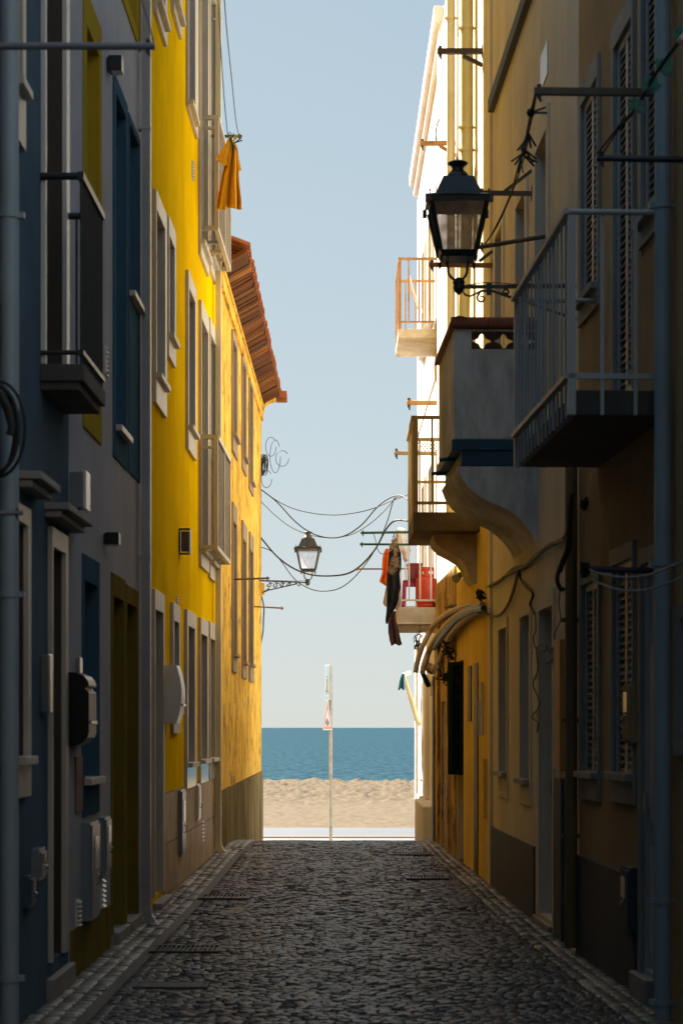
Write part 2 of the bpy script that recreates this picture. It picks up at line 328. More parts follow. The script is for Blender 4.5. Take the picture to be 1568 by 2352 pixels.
def window(F, root, pn, pf, yt, yb, dep=.12, kind='casement', sur=None, smat='stone_trim', sill=None, fmat='wood_dark', prot=.03, name='window', sillm='stone_trim', lin=None, zt=None, zb=None, apm=None):
    """pn/pf near and far opening edges (px), yt/yb at the near edge; sur=(pn,pf,top,bottom) outer edge of the surround"""
    pr_ = prot if sur else 0
    u0, u1 = F.u(pn, pr_), F.u(pf, pr_); zt = F.z(pn, yt, pr_) if zt is None else zt; zb = F.z(pn, yb, pr_) if zb is None else zb
    li = .03 if sur else 0
    F.holes.append((u0 - li, u1 + li, zb, zt + li, dep))
    fr = MB(); t = .05; n0, n1 = -dep - .02, -dep + .03
    fr.fb(F, u0, u0 + t, n0, n1, zb, zt); fr.fb(F, u1 - t, u1, n0, n1, zb, zt)
    fr.fb(F, u0 + t, u1 - t, n0, n1, zt - t, zt); fr.fb(F, u0 + t, u1 - t, n0, n1, zb, zb + t)
    if kind in ('casement', 'shutter'):
        um = (u0 + u1) / 2; fr.fb(F, um - .03, um + .03, n0, n1 - .004, zb + t, zt - t)
        if zt - zb > 1.6 and kind == 'casement': fr.fb(F, u0 + t, um - .03, n0, n1 - .006, zt - .5, zt - .45); fr.fb(F, um + .03, u1 - t, n0, n1 - .006, zt - .5, zt - .45)
    o = fr.build(name, fmat, root)
    if kind == 'casement':
        g = MB(); g.fb(F, u0, u1, -dep - .03, -dep, zb, zt); g.build('pane', 'glass_dark', o)
    elif kind == 'shutter':
        g = MB(); g.fb(F, u0, u1, -dep - .028, -dep - .022, zb, zt)
        z = zb + t
        while z < zt - t - .05:
            g.hexa([F.P(u, n, z + dz) for dz, nn in ((0, (-dep - .018, -dep + .022)), (.012, (-dep - .018, -dep + .022))) for u, n in ((u0 + t, nn[0]), (u1 - t, nn[0]), (u1 - t, nn[1]), (u0 + t, nn[1]))])
            # tilt: raise the inner edge
            for k in (-8, -7, -4, -3): g.v[k].z += .042
            z += .048
        g.build('shutter', 'louver', o)
    elif kind == 'panel':
        g = MB(); g.fb(F, u0 + t, (u0 + u1) / 2 - .004, -dep - .03, -dep + .01, zb, zt - t); g.fb(F, (u0 + u1) / 2 + .004, u1 - t, -dep - .03, -dep + .01, zb, zt - t); g.build('shutter', fmat, o)
    elif kind == 'door':
        g = MB(); g.fb(F, u0 + t, u1 - t, -dep - .03, -dep + .0, zb, zt - t)
        um = (u0 + u1) / 2
        for a, b in ((zb + .15, zb + .8), (zb + .95, zt - .5)):
            g.fb(F, u0 + t + .06, u1 - t - .06, -dep + .001, -dep + .018, a, b)
        g.build('door_leaf', fmat, o)
        h = MB(); h.bar(F.P(u1 - t - .05, -dep + .04, zb + 1.0), F.P(u1 - t - .05, -dep + .04, zb + 1.12), .02); h.build('handle', 'steel', o)
    if sur:
        s0, s1 = F.u(sur[0]), F.u(sur[1], prot); st = F.z(sur[0], sur[2]); sb = F.z(sur[0], sur[3]) if sur[3] is not None else zb
        s0 = min(s0, u0 - .045); s1 = max(s1, u1 + .045); st = max(st, zt + .05)
        s = MB(); s.fb(F, u0 - li, u0, -dep - .02, -.001, zb, zt); s.fb(F, u1, u1 + li, -dep - .02, -.001, zb, zt); s.fb(F, u0 - li, u1 + li, -dep - .02, -.001, zt, zt + li); s.build('reveal', lin or smat, o); s = MB()
        s.fb(F, s0, u0, .0, prot, zb, zt); s.fb(F, u1, s1, 0, prot, zb, zt); s.fb(F, s0, s1, 0, prot, zt, st)
        if sb < zb - .01 and apm is None: s.fb(F, s0, s1, 0, prot, sb, zb)
        s.build('surround', smat, o, .003)
        if sb < zb - .01 and apm is not None:
            s = MB(); s.fb(F, s0, s1, 0, prot, sb, zb); s.build('apron', apm, o, .003)
    if sill:
        q = MB(); q.fb(F, u0 - .04, u1 + .04, -dep, prot + .05, zb - .002, zb + .045); q.build('sill', sillm, o, .004)
    return o

def g(Y):   # height of the street surface
    if Y < 18: return 0
    if Y < 26.5:
        t = (Y - 18) / 8.5; return .09 * t * t * (3 - 2 * t)
    if Y < 39:
        t = (Y - 26.5) / 12.5; return .09 - .81 * (t * t * (3 - 2 * t))
    return -.72

# ------------------------------------------------------------------ facades
FL = Fac(-1.93, .0133, -1, 0, 0)
def FLs(Ya, Yb): return Fac(-1.93, .0133, -1, Ya, Yb)
L0 = FLs(4.0, 12.92); L1 = FLs(12.92, 17.55); L2 = FLs(17.55, 25.5); L3 = Fac(-1.715, .0067, -1, 25.5, 36.8)
R1 = Fac(2.377, -.045, 1, 11.0, 14.56); R2 = Fac(2.13, -.028, 1, 14.56, 20.7); R3 = Fac(2.555, -.0485, 1, 20.7, 24.1)
R4 = Fac(1.868, -.02, 1, 24.1, 27.6); R5 = Fac(1.60, -.006, 1, 27.6, 36.5); R0 = Fac(2.377, -.045, 1, 3.0, 11.0)
LB = Fac(-1.93, .0133, -1, -16, 4.0); RB = Fac(2.24, 0, 1, -16, 3.0)

# ================================================================== GROUND
def sheet(name, m, xs, ys, zf, kind='structure'):
    vs = [(x if not callable(x) else x(y), y, 0) for y in ys for x in xs]
    vs = [(v[0], v[1], zf(v[0], v[1])) for v in vs]; nx = len(xs)
    mb = MB(); mb.add(vs, [(j * nx + i, j * nx + i + 1, (j + 1) * nx + i + 1, (j + 1) * nx + i) for j in range(len(ys) - 1) for i in range(nx - 1)], True)
    o = mb.build(name, m); return tag(o, kind=kind)
def frange(a, b, n): return [a + (b - a) * i / (n - 1) for i in range(n)]
M['mortar'] = mat('dark_joint_sand', (.062, .056, .05), .9, bump=.5)
M['ground'] = mat('earth_ground', (.16, .13, .10), .95, bump=.4)
sheet('ground', 'ground', [-3000, -60, 60, 3000], [-200, 10, 39], lambda x, y: -1.0)
sheet('street', 'mortar', frange(-3.0, 3.0, 7), frange(-16, 39.5, 112), lambda x, y: g(y) - .0025)

def lx(Y): return (FL.a + FL.b * Y) if Y < 25.5 else (L3.a + L3.b * Y)
def rx(Y):
    for F in (RB, R0, R1, R2, R3, R4, R5):
        if F.Ya <= Y < F.Yb: return F.a + F.b * Y
    return R5.a + R5.b * Y
def stone(mb, x0, x1, y0, y1, z, h, rr, inset=.22, tilt=.006, dome=.74):
    cx, cy = (x0 + x1) / 2, (y0 + y1) / 2; hx, hy = (x1 - x0) / 2, (y1 - y0) / 2
    q = [(-1, -1), (1, -1), (1, 1), (-1, 1)]; t1 = rr.uniform(-tilt, tilt); t2 = rr.uniform(-tilt, tilt); vs = []
    jit = [(rr.uniform(.93, 1.02), rr.uniform(.9, 1.03)) for _ in range(4)]
    for sc, dz in ((1, -.02), (.98, h * .3), (dome, h * .93)):
        for (a, b), (ja, jb) in zip(q, jit): vs.append((cx + a * hx * sc * ja, cy + b * hy * sc * jb, z + dz + a * t1 + b * t2))
    vs.append((cx, cy, z + h * 1.0))
    fs = [(l * 4 + k, l * 4 + (k + 1) % 4, (l + 1) * 4 + (k + 1) % 4, (l + 1) * 4 + k) for l in (0, 1) for k in range(4)] + [(8, 9, 12), (9, 10, 12), (10, 11, 12), (11, 8, 12)]
    mb.add(vs, fs, True)
rs = random.Random(3)
cob = MB(); Y = 9.6
PW = .29; GW = .075; RW = .27
while Y < 29.5:
    dy = rs.uniform(.045, .06); x = lx(Y) + PW + GW; xe = rx(Y) - RW
    wob = rs.uniform(-.01, .01)
    while x < xe:
        dx = rs.uniform(.06, .105); yy = Y + .022 * math.sin(x * 2.3 + Y * .7) + wob + rs.uniform(-.006, .006)
        crown = .0
        und = .007 * noise.noise(Vector((x * 2.2, Y * 1.6, 1.5)))
        stone(cob, x + .002, min(x + dx, xe) - .002, yy + .002, yy + dy - .002, g(Y) - .002 + und + rs.uniform(-.002, .002), .0055, rs, .16, .0034, .86)
        x += dx
    Y += dy
tag(cob.build('cobbled_street', 'cobble'), kind='structure')
def strip(name, x_of, rows, wd):
    mb = MB(); rr = random.Random(5)
    for k in range(rows):
        Y = 9.3 + rr.uniform(0, .1)
        while Y < 28.6:
            dy = rr.uniform(.08, .15); x0 = x_of(Y) + wd * k / rows; x1 = x_of(Y) + wd * (k + 1) / rows
            stone(mb, x0 + .004, x1 - .004, Y + .004, Y + dy - .004, g(Y) + .0 + rr.uniform(-.004, .004), .011, rr, .2, .006, .86)
            Y += dy
    return tag(mb.build(name, 'pavers'), kind='structure')
strip('left_pavement', lambda Y: lx(Y), 3, PW)
strip('right_pavement', lambda Y: rx(Y) - RW, 3, RW)
gm = MB()
ys = frange(9, 29, 41)
for a, b in zip(ys, ys[1:]):
    gm.add([(lx(a) + PW, a, g(a) + .003), (lx(a) + PW + GW, a, g(a) + .003), (lx(b) + PW + GW, b, g(b) + .003), (lx(b) + PW, b, g(b) + .003)], [(0, 1, 2, 3)])
M['gutter'] = mat('gutter_concrete', (.06, .055, .05), .6, bump=.5, bscale=30)
tag(gm.build('gutter', 'gutter'), kind='structure')

# seafront beyond the crest
M['prom'] = mat('promenade_paving', (.15, .145, .14), .75, dirt=(.10, .10, .105), amt=.6, scale=4, stretch=1, bump=.5, bscale=14)
M['path'] = mat('pale_walkway', (.09, .091, .096), .7, dirt=(.068, .069, .074), amt=.5, scale=.5, stretch=1, bump=.2)
M['line'] = mat('worn_kerb', (.26, .2, .13), .8, dirt=(.15, .12, .1), amt=.5, scale=8)
sheet('promenade', 'prom', [-60, -8, 8, 60], frange(36.85, 43.0, 7), lambda x, y: g(y) - .003 if y < 39 else -.723)
k = MB(); k.box(-60, 60, 43.0, 43.14, -.80, -.69); tag(k.build('kerb', 'line', bevel=.01), kind='structure')
sheet('seafront_path', 'path', [-60, -8, 8, 60], [43.14, 45, 47.4], lambda x, y: -.72 + .0)
def sandz(x, y):
    t = (y - 47) / 45
    base = -.74 - .10 * t
    if y > 94: base -= (y - 94) * .16
    rough = .05 + .17 * max(0, min(1, (y - 62) / 8))
    n1 = noise.noise(Vector((x * 2.1, y * 1.0, 0))); n2 = noise.noise(Vector((x * 4.6, y * 1.9, 4.2))); n3 = noise.noise(Vector((x * .35, y * .2, 9)))
    e = max(0, min(1, (y - 47.2) / 2))
    return base + e * (rough * (n1 * .7 + n2 * .5) + .05 * n3) - .03 * (1 - e)
M['sand'] = mat('beach_sand', (.125, .078, .026), .95, dirt=(.045, .026, .008), amt=.8, scale=5, stretch=.99, bump=1.0, bscale=9, var=.12)
sheet('beach', 'sand', [-600, -120, -40] + frange(-8, 8, 230) + [40, 120, 600], frange(47.3, 112, 400), sandz)
def sea_mat():
    m = bpy.data.materials.new('sea_water'); m.use_nodes = True; t = m.node_tree; N = t.nodes; L = t.links; b = N['Principled BSDF']
    geo = N.new('ShaderNodeNewGeometry'); mp = N.new('ShaderNodeMapping'); mp.inputs['Scale'].default_value = (.8, .30, 1); L.new(geo.outputs['Position'], mp.inputs[0])
    n = N.new('ShaderNodeTexNoise'); n.inputs['Scale'].default_value = 1; n.inputs['Detail'].default_value = 9; n.inputs['Roughness'].default_value = .62; L.new(mp.outputs[0], n.inputs['Vector'])
    mp2 = N.new('ShaderNodeMapping'); mp2.inputs['Scale'].default_value = (.02, .006, 1); L.new(geo.outputs['Position'], mp2.inputs[0])
    n2 = N.new('ShaderNodeTexNoise'); n2.inputs['Scale'].default_value = 1; n2.inputs['Detail'].default_value = 5; L.new(mp2.outputs[0], n2.inputs['Vector'])
    ad = N.new('ShaderNodeMath'); ad.operation = 'ADD'; L.new(n.outputs[0], ad.inputs[0]); ad.inputs[1].default_value = .5
    cr = N.new('ShaderNodeValToRGB'); L.new(ad.outputs[0], cr.inputs[0]); e = cr.color_ramp.elements
    e[0].position = .38; e[0].color = (.012, .040, .056, 1); e[1].position = .68; e[1].color = (.030, .080, .100, 1)
    mr = N.new('ShaderNodeMapRange'); mr.inputs['From Min'].default_value = .88; mr.inputs['From Max'].default_value = 1.14; L.new(ad.outputs[0], mr.inputs['Value']); L.new(mr.outputs[0], cr.inputs[0])
    L.new(cr.outputs[0], b.inputs['Base Color']); b.inputs['Roughness'].default_value = .6; b.inputs['Specular IOR Level'].default_value = .07; b.inputs['IOR'].default_value = 1.2
    bp = N.new('ShaderNodeBump'); bp.inputs['Strength'].default_value = 1; bp.inputs['Distance'].default_value = .25; L.new(n.outputs[0], bp.inputs['Height']); L.new(bp.outputs[0], b.inputs['Normal'])
    return m
M['sea'] = sea_mat()
sheet('sea', 'sea', [-30000, -400, 400, 30000], [100, 400, 3000, 40000], lambda x, y: -3.0)

# ================================================================== LEFT BUILDINGS
# ---- blue grey house nearest the camera
b0 = building('blue_grey_house', 'dark blue-grey rendered house nearest on the left with stone hoods over its openings', L0)
window(L0, b0, 43, 66, 1195, 1757, .12, 'casement', (30, 73, 1152, 1834), 'stone_trim', True, lin='wood_dark')
window(L0, b0, 124, 152, 1256, 2210, .16, 'door', (114, 158, 1211, None), 'stone_trim', lin='wood_dark', name='door')
window(L0, b0, 108.5, 154, -420, 838, .14, 'casement', (101, 161, -500, None), 'white_frame', lin='wood_dark', name='balcony_door', fmat='wood_dark')
window(L0, b0, 38, 54, -600, 196, .12, 'casement', (26, 61, -700, 311), 'stone_trim', True, lin='wood_dark')
window(L0, b0, -40, 8, 650, 775, .10, 'casement', (-60, 16, 632, 785), 'wood_brown')
wall(L0, b0, 'blue_grey', 9.4, 8)
for a, bb, yt in ((43, 78, 1104), (110, 160, 1172)):
    m = MB(); u0, u1 = L0.u(a) - .12, L0.u(bb) + .02; z = L0.z(a, yt + 20)
    m.fb(L0, u0, u1, 0, .10, z, z + .04); m.fb(L0, u0 - .02, u1 + .02, 0, .15, z + .042, z + .085); m.build('door_hood', 'grey_stone', b0, .006)
m = MB(); m.fb(L0, L0.u(105), L0.u(157), 0, .05, -.1, .14); m.build('doorstep', 'grey_stone', b0, .01)
bal = MB(); u0, u1 = L0.u(92), L0.uY(12.75); z0, z1 = 3.69, 3.79
bal.fb(L0, u0, u1, 0, .26, z0, z1); bal.fb(L0, u0 + .02, u1 - .02, 0, .23, z0 - .05, z0)
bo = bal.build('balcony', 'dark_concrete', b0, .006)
r = MB(); nn = .24
def tubeF(mb, F, a, b, rr): mb.tube([F.P(*a), F.P(*b)], rr, 10)
zt = 4.90
for zz, rad in ((zt, .022), (3.86, .014)):
    tubeF(r, L0, (u0 + .02, 0, zz), (u0 + .02, nn, zz), rad); tubeF(r, L0, (u1 - .02, 0, zz), (u1 - .02, nn, zz), rad)
    r.fb(L0, u0 + .0, u1, nn - .018, nn + .018, zz - rad, zz + rad)
for i in range(11):
    uu = u0 + .03 + (u1 - u0 - .06) * i / 10; tubeF(r, L0, (uu, nn, 3.79), (uu, nn, zt), .008)
for i in range(1, 3):
    for uu in (u1 - .02,): tubeF(r, L0, (uu, nn * i / 3, 3.79), (uu, nn * i / 3, zt), .008)
r.build('railing', 'dark_metal', bo)

# ---- grey house with yellow and blue painted surrounds
b1 = building('grey_house', 'grey rendered house with painted yellow and blue surrounds beside the blue-grey house', L1)
window(L1, b1, 201, 229, 58, 930, .16, 'panel', (190, 235, -40, 979), 'yellow_trim', prot=.012, fmat='yellow_trim')
window(L1, b1, 268, 291, 214, 990, .16, 'panel', (259, 294.5, 161, 1047), 'blue_trim', True, 'blue_trim', .012)
window(L1, b1, 299, 320, 281, 681, .16, 'panel', (294.5, 323, 259, 1083), 'blue_trim', True, 'blue_trim', .0125)
window(L1, b1, 268, 315, -900, -80, .16, 'casement', (259, 324, -980, -62), 'yellow_trim', prot=.012, fmat='yellow_trim')
window(L1, b1, 196, 226, 1333, 1803, .16, 'panel', (188, 230, 1270, 1876), 'blue_trim', True, 'blue_trim', .012)
window(L1, b1, 262, 286, 1369, 2145, .16, 'door', (255, 289.5, 1314, None), 'olive_trim', False, 'olive_trim', .012, name='door')
window(L1, b1, 293, 315, 1385, 2119, .16, 'door', (289.5, 319, 1343, None), 'olive_trim', False, 'olive_trim', .0125, name='door')
wall(L1, b1, 'grey_wall', 9.4, 8)
m = MB(); m.fb(L1, L1.u(161), L1.u(255, .012), 0, .014, -.1, .33); m.build('plinth', 'olive_trim', b1)
for a, bb, y in ((259, 286, 2143), (289, 313, 2117)):
    m = MB(); u0, u1 = L1.u(a), L1.u(bb); z = L1.z(a, y); m.fb(L1, u0, u1, -.15, .05, -.1, max(.04, z)); m.build('doorstep', 'grey_stone', b1, .006)

# ---- yellow house
b2 = building('yellow_house', 'bright yellow three-storey house with white stone window surrounds and two railed balconies', L2)
def yw(pn, pf, yt, yb, so, kind='casement', sill=True, name='window', apm=None): return window(L2, b2, pn, pf, yt, yb, .13, kind, so, 'stone_trim', sill, 'wood_dark', .035, name, apm=apm)
yw(362, 380, -420, 8, (353, 385, -470, 30)); yw(402, 416, -300, 6, (396, 419, -340, 36))
yw(435, 449, -420, 240, (427, 456, -480, 236 + 10))
yw(463, 479, -120, 560, (458, 481, -170, 590), sill=True); yw(485, 496, -40, 590, (482, 497.5, -80, 628))
yw(361, 380, 480, 868, (354, 384, 441, 928)); yw(390, 402, 540, 776, (386, 405, 508, 826))
yw(435, 449, 660, 985, (426, 452, 619, 1030))
yw(464, 479, 730, 1270, (457, 481, 690, 1300)); yw(484.5, 496, 765, 1295, (481.5, 497.5, 740, 1330))
yw(358, 376, 1399, 2062, (349, 379, 1353, None), 'door', False, 'door')
yw(401, 412, 1425, 1640, (391, 415, 1383, 1684))
M['glazed'] = mat('polished_stone', (.6, .58, .54), .12, spec=.8)
yw(433.5, 448, 1437, 1762, (423, 451, 1399, 1812), apm='glazed')
yw(463, 477, 1455, 1754, (455, 479.5, 1418, 1800), apm='glazed'); yw(484, 495, 1466, 1750, (480, 497, 1429, 1790), apm='glazed')
wall(L2, b2, 'yellow_wall', 15.5, 9)  # unseen height and depth enlarged to keep sun off the right-hand walls
m = MB(); m.fb(L2, L2.u(379, .02), L2.u(499, .02), 0, .02, -.1, 1.03); m.build('plinth', 'cladding', b2)
m = MB(); m.fb(L2, L2.u(352), L2.u(378), -.1, .08, -.1, .07); m.build('doorstep', 'grey_stone', b2, .01)
for k, (zb, zt) in enumerate(((6.03 + 1.33 - .0, 0), (0, 0))):
    pass
def rail_balcony(F, root, pn, pf_front, ytop, ybot, nproj, m):
    u0 = F.u(pn); zt = F.z(pn, ytop); zb = F.z(pn, ybot); u1 = F.u(pf_front, nproj)
    f = MB(); t = .035
    f.fb(F, u0, u0 + .05, 0, nproj, zb - .025, zb + .025); f.fb(F, u1 - .05, u1, 0, nproj, zb - .025, zb + .025)
    f.fb(F, u0 + .05, u1 - .05, nproj - .05, nproj, zb - .025, zb + .025)
    for q in (.33, .55, .75): uu = u0 + (u1 - u0) * q; f.fb(F, uu - .02, uu + .02, 0, nproj - .05, zb - .02, zb + .02)
    o = f.build('balcony', m, root, .003)
    r = MB()
    r.fb(F, u0, u0 + .05, 0, nproj, zt - .03, zt + .02); r.fb(F, u1 - .05, u1, 0, nproj, zt - .03, zt + .02); r.fb(F, u0 + .05, u1 - .05, nproj - .05, nproj + .01, zt - .03, zt + .02)
    r.fb(F, u0, u0 + .05, nproj - .05, nproj, zb + .025, zt - .03); r.fb(F, u0, u0 + .05, 0, .04, zb + .025, zt - .03)
    r.fb(F, u0 + .005, u0 + .045, .04, nproj - .05, zt - .14, zt - .11)
    um = (u0 + u1) / 2
    for uu in (um, u1 - .05): r.fb(F, uu, uu + .05, nproj - .05, nproj, zb + .025, zt - .03)
    n = int((u1 - u0) / .105)
    for i in range(1, n): uu = u0 + (u1 - u0) * i / n; r.fb(F, uu - .008, uu + .008, nproj - .035, nproj - .015, zb + .025, zt - .03)
    r.build('railing', m, o)
    return o
rail_balcony(L2, b2, 458, 531, 268, 523, .22, 'beige_metal')
rail_balcony(L2, b2, 456, 530, 1002, 1257, .22, 'beige_metal')

# ---- old ochre house with the tiled eave
b3 = building('old_ochre_house', 'old flaking ochre house with deep clay-tile eave at the sea end of the left side', L3)
def ow(pn, pf, yt, yb, so, sill=True): return window(L3, b3, pn, pf, yt, yb, .10, 'casement', so, 'old_stone', sill, 'wood_brown', .03, sillm='old_stone')
ow(536.5, 545, 778, 1000, (534, 547, 765, 1040)); ow(559, 565.5, 830, 1050, (556.5, 567.5, 815, 1080)); ow(575, 581, 877, 1105, (573, 583, 865, 1128))
ow(537, 544.5, 1196, 1507, (532, 546, 1153, 1542)); ow(559, 566, 1236, 1525, (555, 568, 1196, 1557)); ow(575.5, 581.5, 1261, 1530, (571, 583.5, 1221, 1565))
wall(L3, b3, 'old_wall', 7.72)
m = MB(); m.fb(L3, L3.uY(25.6), L3.uY(36.81), 0, .03, -.9, .85); m.build('plinth', 'old_plinth', b3)
m = MB(); ua, ub = L3.uY(25.52), L3.uY(36.83)
m.fb(L3, ua, ub, 0, .035, 7.28, 7.46); m.fb(L3, ua, ub, 0, .06, 7.46, 7.52)
# moulded cove
prof = [(0, 7.52), (.07, 7.53), (.10, 7.56), (.16, 7.60), (.24, 7.625), (.27, 7.66), (.27, 7.70), (0, 7.70)]
m.prism([L3.P(ub - .0, n, z) for n, z in prof], L3.P(ub - .35, 0, 0) - L3.P(ub, 0, 0))
m.build('cornice', 'old_wall', b3)
m = MB(); rr = random.Random(11); u = ua
while u < ub - .02:     # rows of under-tiles carrying the eave
    w_ = rr.choice((.05, .08, .12, .18, .24)) * rr.uniform(.8, 1.2); h = rr.uniform(-.012, .012); e = rr.uniform(-.012, .012)
    m.hexa([L3.P(a, n, z) for dz in (0, .05) for a, n, z in ((u, .03, 7.535 + h + dz), (u + w_ - .008, .03, 7.535 + h + dz), (u + w_ - .008, .33 + e, 7.70 + h + dz), (u, .33 + e, 7.70 + h + dz))])
    u += w_
m.build('eave_soffit', 'eave_isl', b3)
m = MB(); u = ua
k = 0
while u < ub + .04:     # curved roof tiles
    for (n0, z0, n1, z1) in ((.37, 7.78, -.3, 8.05), (-.25, 8.08, -1.5, 8.6), (-1.45, 8.62, -2.6, 9.1)):
        seg = 6; vs = []
        jit = rr.uniform(-.012, .012)
        for (n_, z_, rad) in ((n0 + jit, z0, .085), (n1, z1, .07)):
            for q in range(seg + 1):
                t = math.pi * q / seg; vs.append(L3.P(u + .085 - rad * math.cos(t), n_, z_ + rad * .75 * math.sin(t)))
        m.add(vs, [(q, q + 1, seg + 2 + q, seg + 1 + q) for q in range(seg)], True)
    m.add([L3.P(u + .12, .35, 7.76), L3.P(u + .22, .35, 7.76), L3.P(u + .22, -2.6, 9.0), L3.P(u + .12, -2.6, 9.0)], [(0, 1, 2, 3)])
    u += .19
m.build('roof', 'tile_orange', b3, solid=.015)
m = MB()
for q in range(2): m.fb(L3, ub - .02 - q * .2, ub + .12 - q * .2, .26, .47, 7.64 + q * .06, 7.78 + q * .03)
m.build('corner_tile', 'tile_orange', b3, .01)

# ---- street continues behind the camera
bb = building('rear_left_house', 'plain grey house continuing the left side of the street behind the viewer', LB); wall(LB, bb, 'blue_grey', 13)
F_ = Fac(2.24, 0, 1, -14, 3.0)
bb = building('rear_right_house', 'plain tan house continuing the right side of the street behind the viewer', RB); wall(RB, bb, 'tan_wall', 13)
t = thing('rear_shade_block', (0, -9, 0), 'plain dark unseen block added behind the viewer to cut light into the street', 'building'); m = MB(); m.box(-1.95, 2.2, -12, -8, -.9, 11); m.build('wall', 'blue_grey', t)  # unseen block added to cut light coming from behind the camera

# ================================================================== RIGHT BUILDINGS
b = building('dark_grey_house', 'dark grey house at the right edge behind the pale downpipe', R0); 
window(R0, b, 1600, 1560, 1410, 1700, .1, 'casement', (1640, 1545, 1370, 1740), 'grey_stone')
wall(R0, b, 'blue_grey', 8.2)

r1 = building('tan_house', 'tan roughcast house with louvred windows and a grey railed balcony at near right', R1)
def rw(pn, pf, yt, yb, so, sill=True, kind='shutter', **k): return window(R1, r1, pn, pf, yt, yb, .035, kind, so, 'grey_stone', sill, 'grey_paint', .025, sillm='grey_stone', **k)
rw(1368, 1331, 175, 664, (1375, 1325, 125, 718 - 15)); rw(1447, 1406, 36, 893, (1460, 1400, -25, None), False, name='balcony_door')
rw(1522, 1470, -150, 462, (1535, 1463, -210, 500))
rw(1368, 1333, 1330, 1790, (1381, 1327, 1300, 1842)); rw(1448, 1403, 1280, 1795, (1459, 1397, 1240, 1850))
rw(1499, 1467, 1285, 2262, (1504, 1463, 1250, None), False, kind='door', name='door')
wall(R1, r1, 'tan_wall', 8.0)
m = MB(); m.fb(R1, R1.u(1462), R1.uY(14.55), 0, .025, -.1, .73); m.build('plinth', 'dark_blue', r1, .004)
m = MB(); m.fb(R1, R1.u(1503), R1.u(1465), -.08, .06, -.1, .16); m.build('doorstep', 'grey_stone', r1, .01)
# balcony with grey railing
n = .58; u0, u1 = R1.uY(11.4), R1.uY(13.75)
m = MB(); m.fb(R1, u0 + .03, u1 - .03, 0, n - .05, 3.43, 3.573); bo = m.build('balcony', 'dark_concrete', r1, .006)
m = MB(); zt, zb = 4.58, 3.645
m.tube([R1.P(u0, 0, zt), R1.P(u0, n, zt)], .016, 10); m.tube([R1.P(u1, 0, zt), R1.P(u1, n, zt)], .016, 10)
m.fb(R1, u0, u1, n - .02, n + .02, zt - .012, zt + .02)
m.fb(R1, u0, u0 + .03, 0, n - .02, zb - .012, zb + .02); m.fb(R1, u0, u1, n - .02, n + .02, zb - .012, zb + .016); m.fb(R1, u1 - .03, u1, 0, n - .02, zb - .012, zb + .02)
m.fb(R1, u0 - .0, u0 + .045, n - .045, n - .0, 3.43, zt - .012); m.fb(R1, u1 - .04, u1, n - .04, n, 3.43, zt - .012)
nb = 15
for i in range(1, nb):
    uu = u0 + (u1 - u0) * i / nb; w_ = .012 if i % 4 == 0 else .007
    m.tube([R1.P(uu, n - .012, 3.43), R1.P(uu, n - .012, zt - .012)], w_, 8, False)
for q in (.33, .66): m.fb(R1, u0 + .005, u0 + .025, n * q - .01, n * q + .01, 3.43, zt); m.fb(R1, u1 - .025, u1 - .005, n * q - .01, n * q + .01, 3.43, zt)
m.build('railing', 'grey_paint', bo)

r2 = building('cream_house', 'cream house with dark blue plinth and a solid white balcony with red tile coping', R2)
def rw2(pn, pf, yt, yb, so, sill=True, kind='casement', **k): return window(R2, r2, pn, pf, yt, yb, .12, kind, so, 'cream_wall', sill, 'wood_brown', .02, sillm='grey_stone', **k)
rw2(1252, 1227, 296, 700, (1262, 1222, 235, None), False); rw2(1203, 1182, 435, 900, (1213, 1178, 400, None), False); rw2(1150, 1135, 515, 900, (1158, 1131, 480, None), False)
rw2(1161, 1143.5, 1440, 1785, (1167, 1140, 1415, 1835)); rw2(1213, 1192, 1410, 1803, (1221, 1188, 1380, 1852))
rw2(1266, 1235, 1390, 2120, (1275, 1229, 1350, None), False, 'door', name='door')
wall(R2, r2, 'cream_wall', 9.7)
m = MB(); m.fb(R2, R2.u(1229), R2.uY(20.69), 0, .02, -.1, .635); m.build('plinth', 'dark_blue', r2, .004)
m = MB(); m.fb(R2, R2.u(1296), R2.u(1278), 0, .03, -.1, R2.z(1296, 1789)); m.build('blue_panel', 'dark_blue', r2, .004)
m = MB(); uh, ul = R2.uY(15.0), R2.u(1122, .05); m.hexa([R2.P(u, n_, z + dz) for dz in (0, .13) for u, n_, z in ((uh, 0, R2.z(1165, 266 - 0, .05) * 0 + 8.0), (ul, 0, 8.0), (ul, .06, 8.0), (uh, .06, 8.0))]); 
# string course follows the measured height
zc = R2.z(1122, 250, .05); m = MB(); m.fb(R2, uh - .3, ul, 0, .06, zc - .04, zc + .09); m.build('string_course', 'dark_blue', r2, .004)
m = MB(); m.fb(R2, R2.u(1268), R2.u(1229), -.1, .03, -.1, .06); m.build('doorstep', 'grey_stone', r2, .01)
# solid balcony
n = .70; u0, u1 = R2.uY(17.0), R2.uY(18.7)
m = MB(); T = .09; zb, zt = 4.095, 5.03
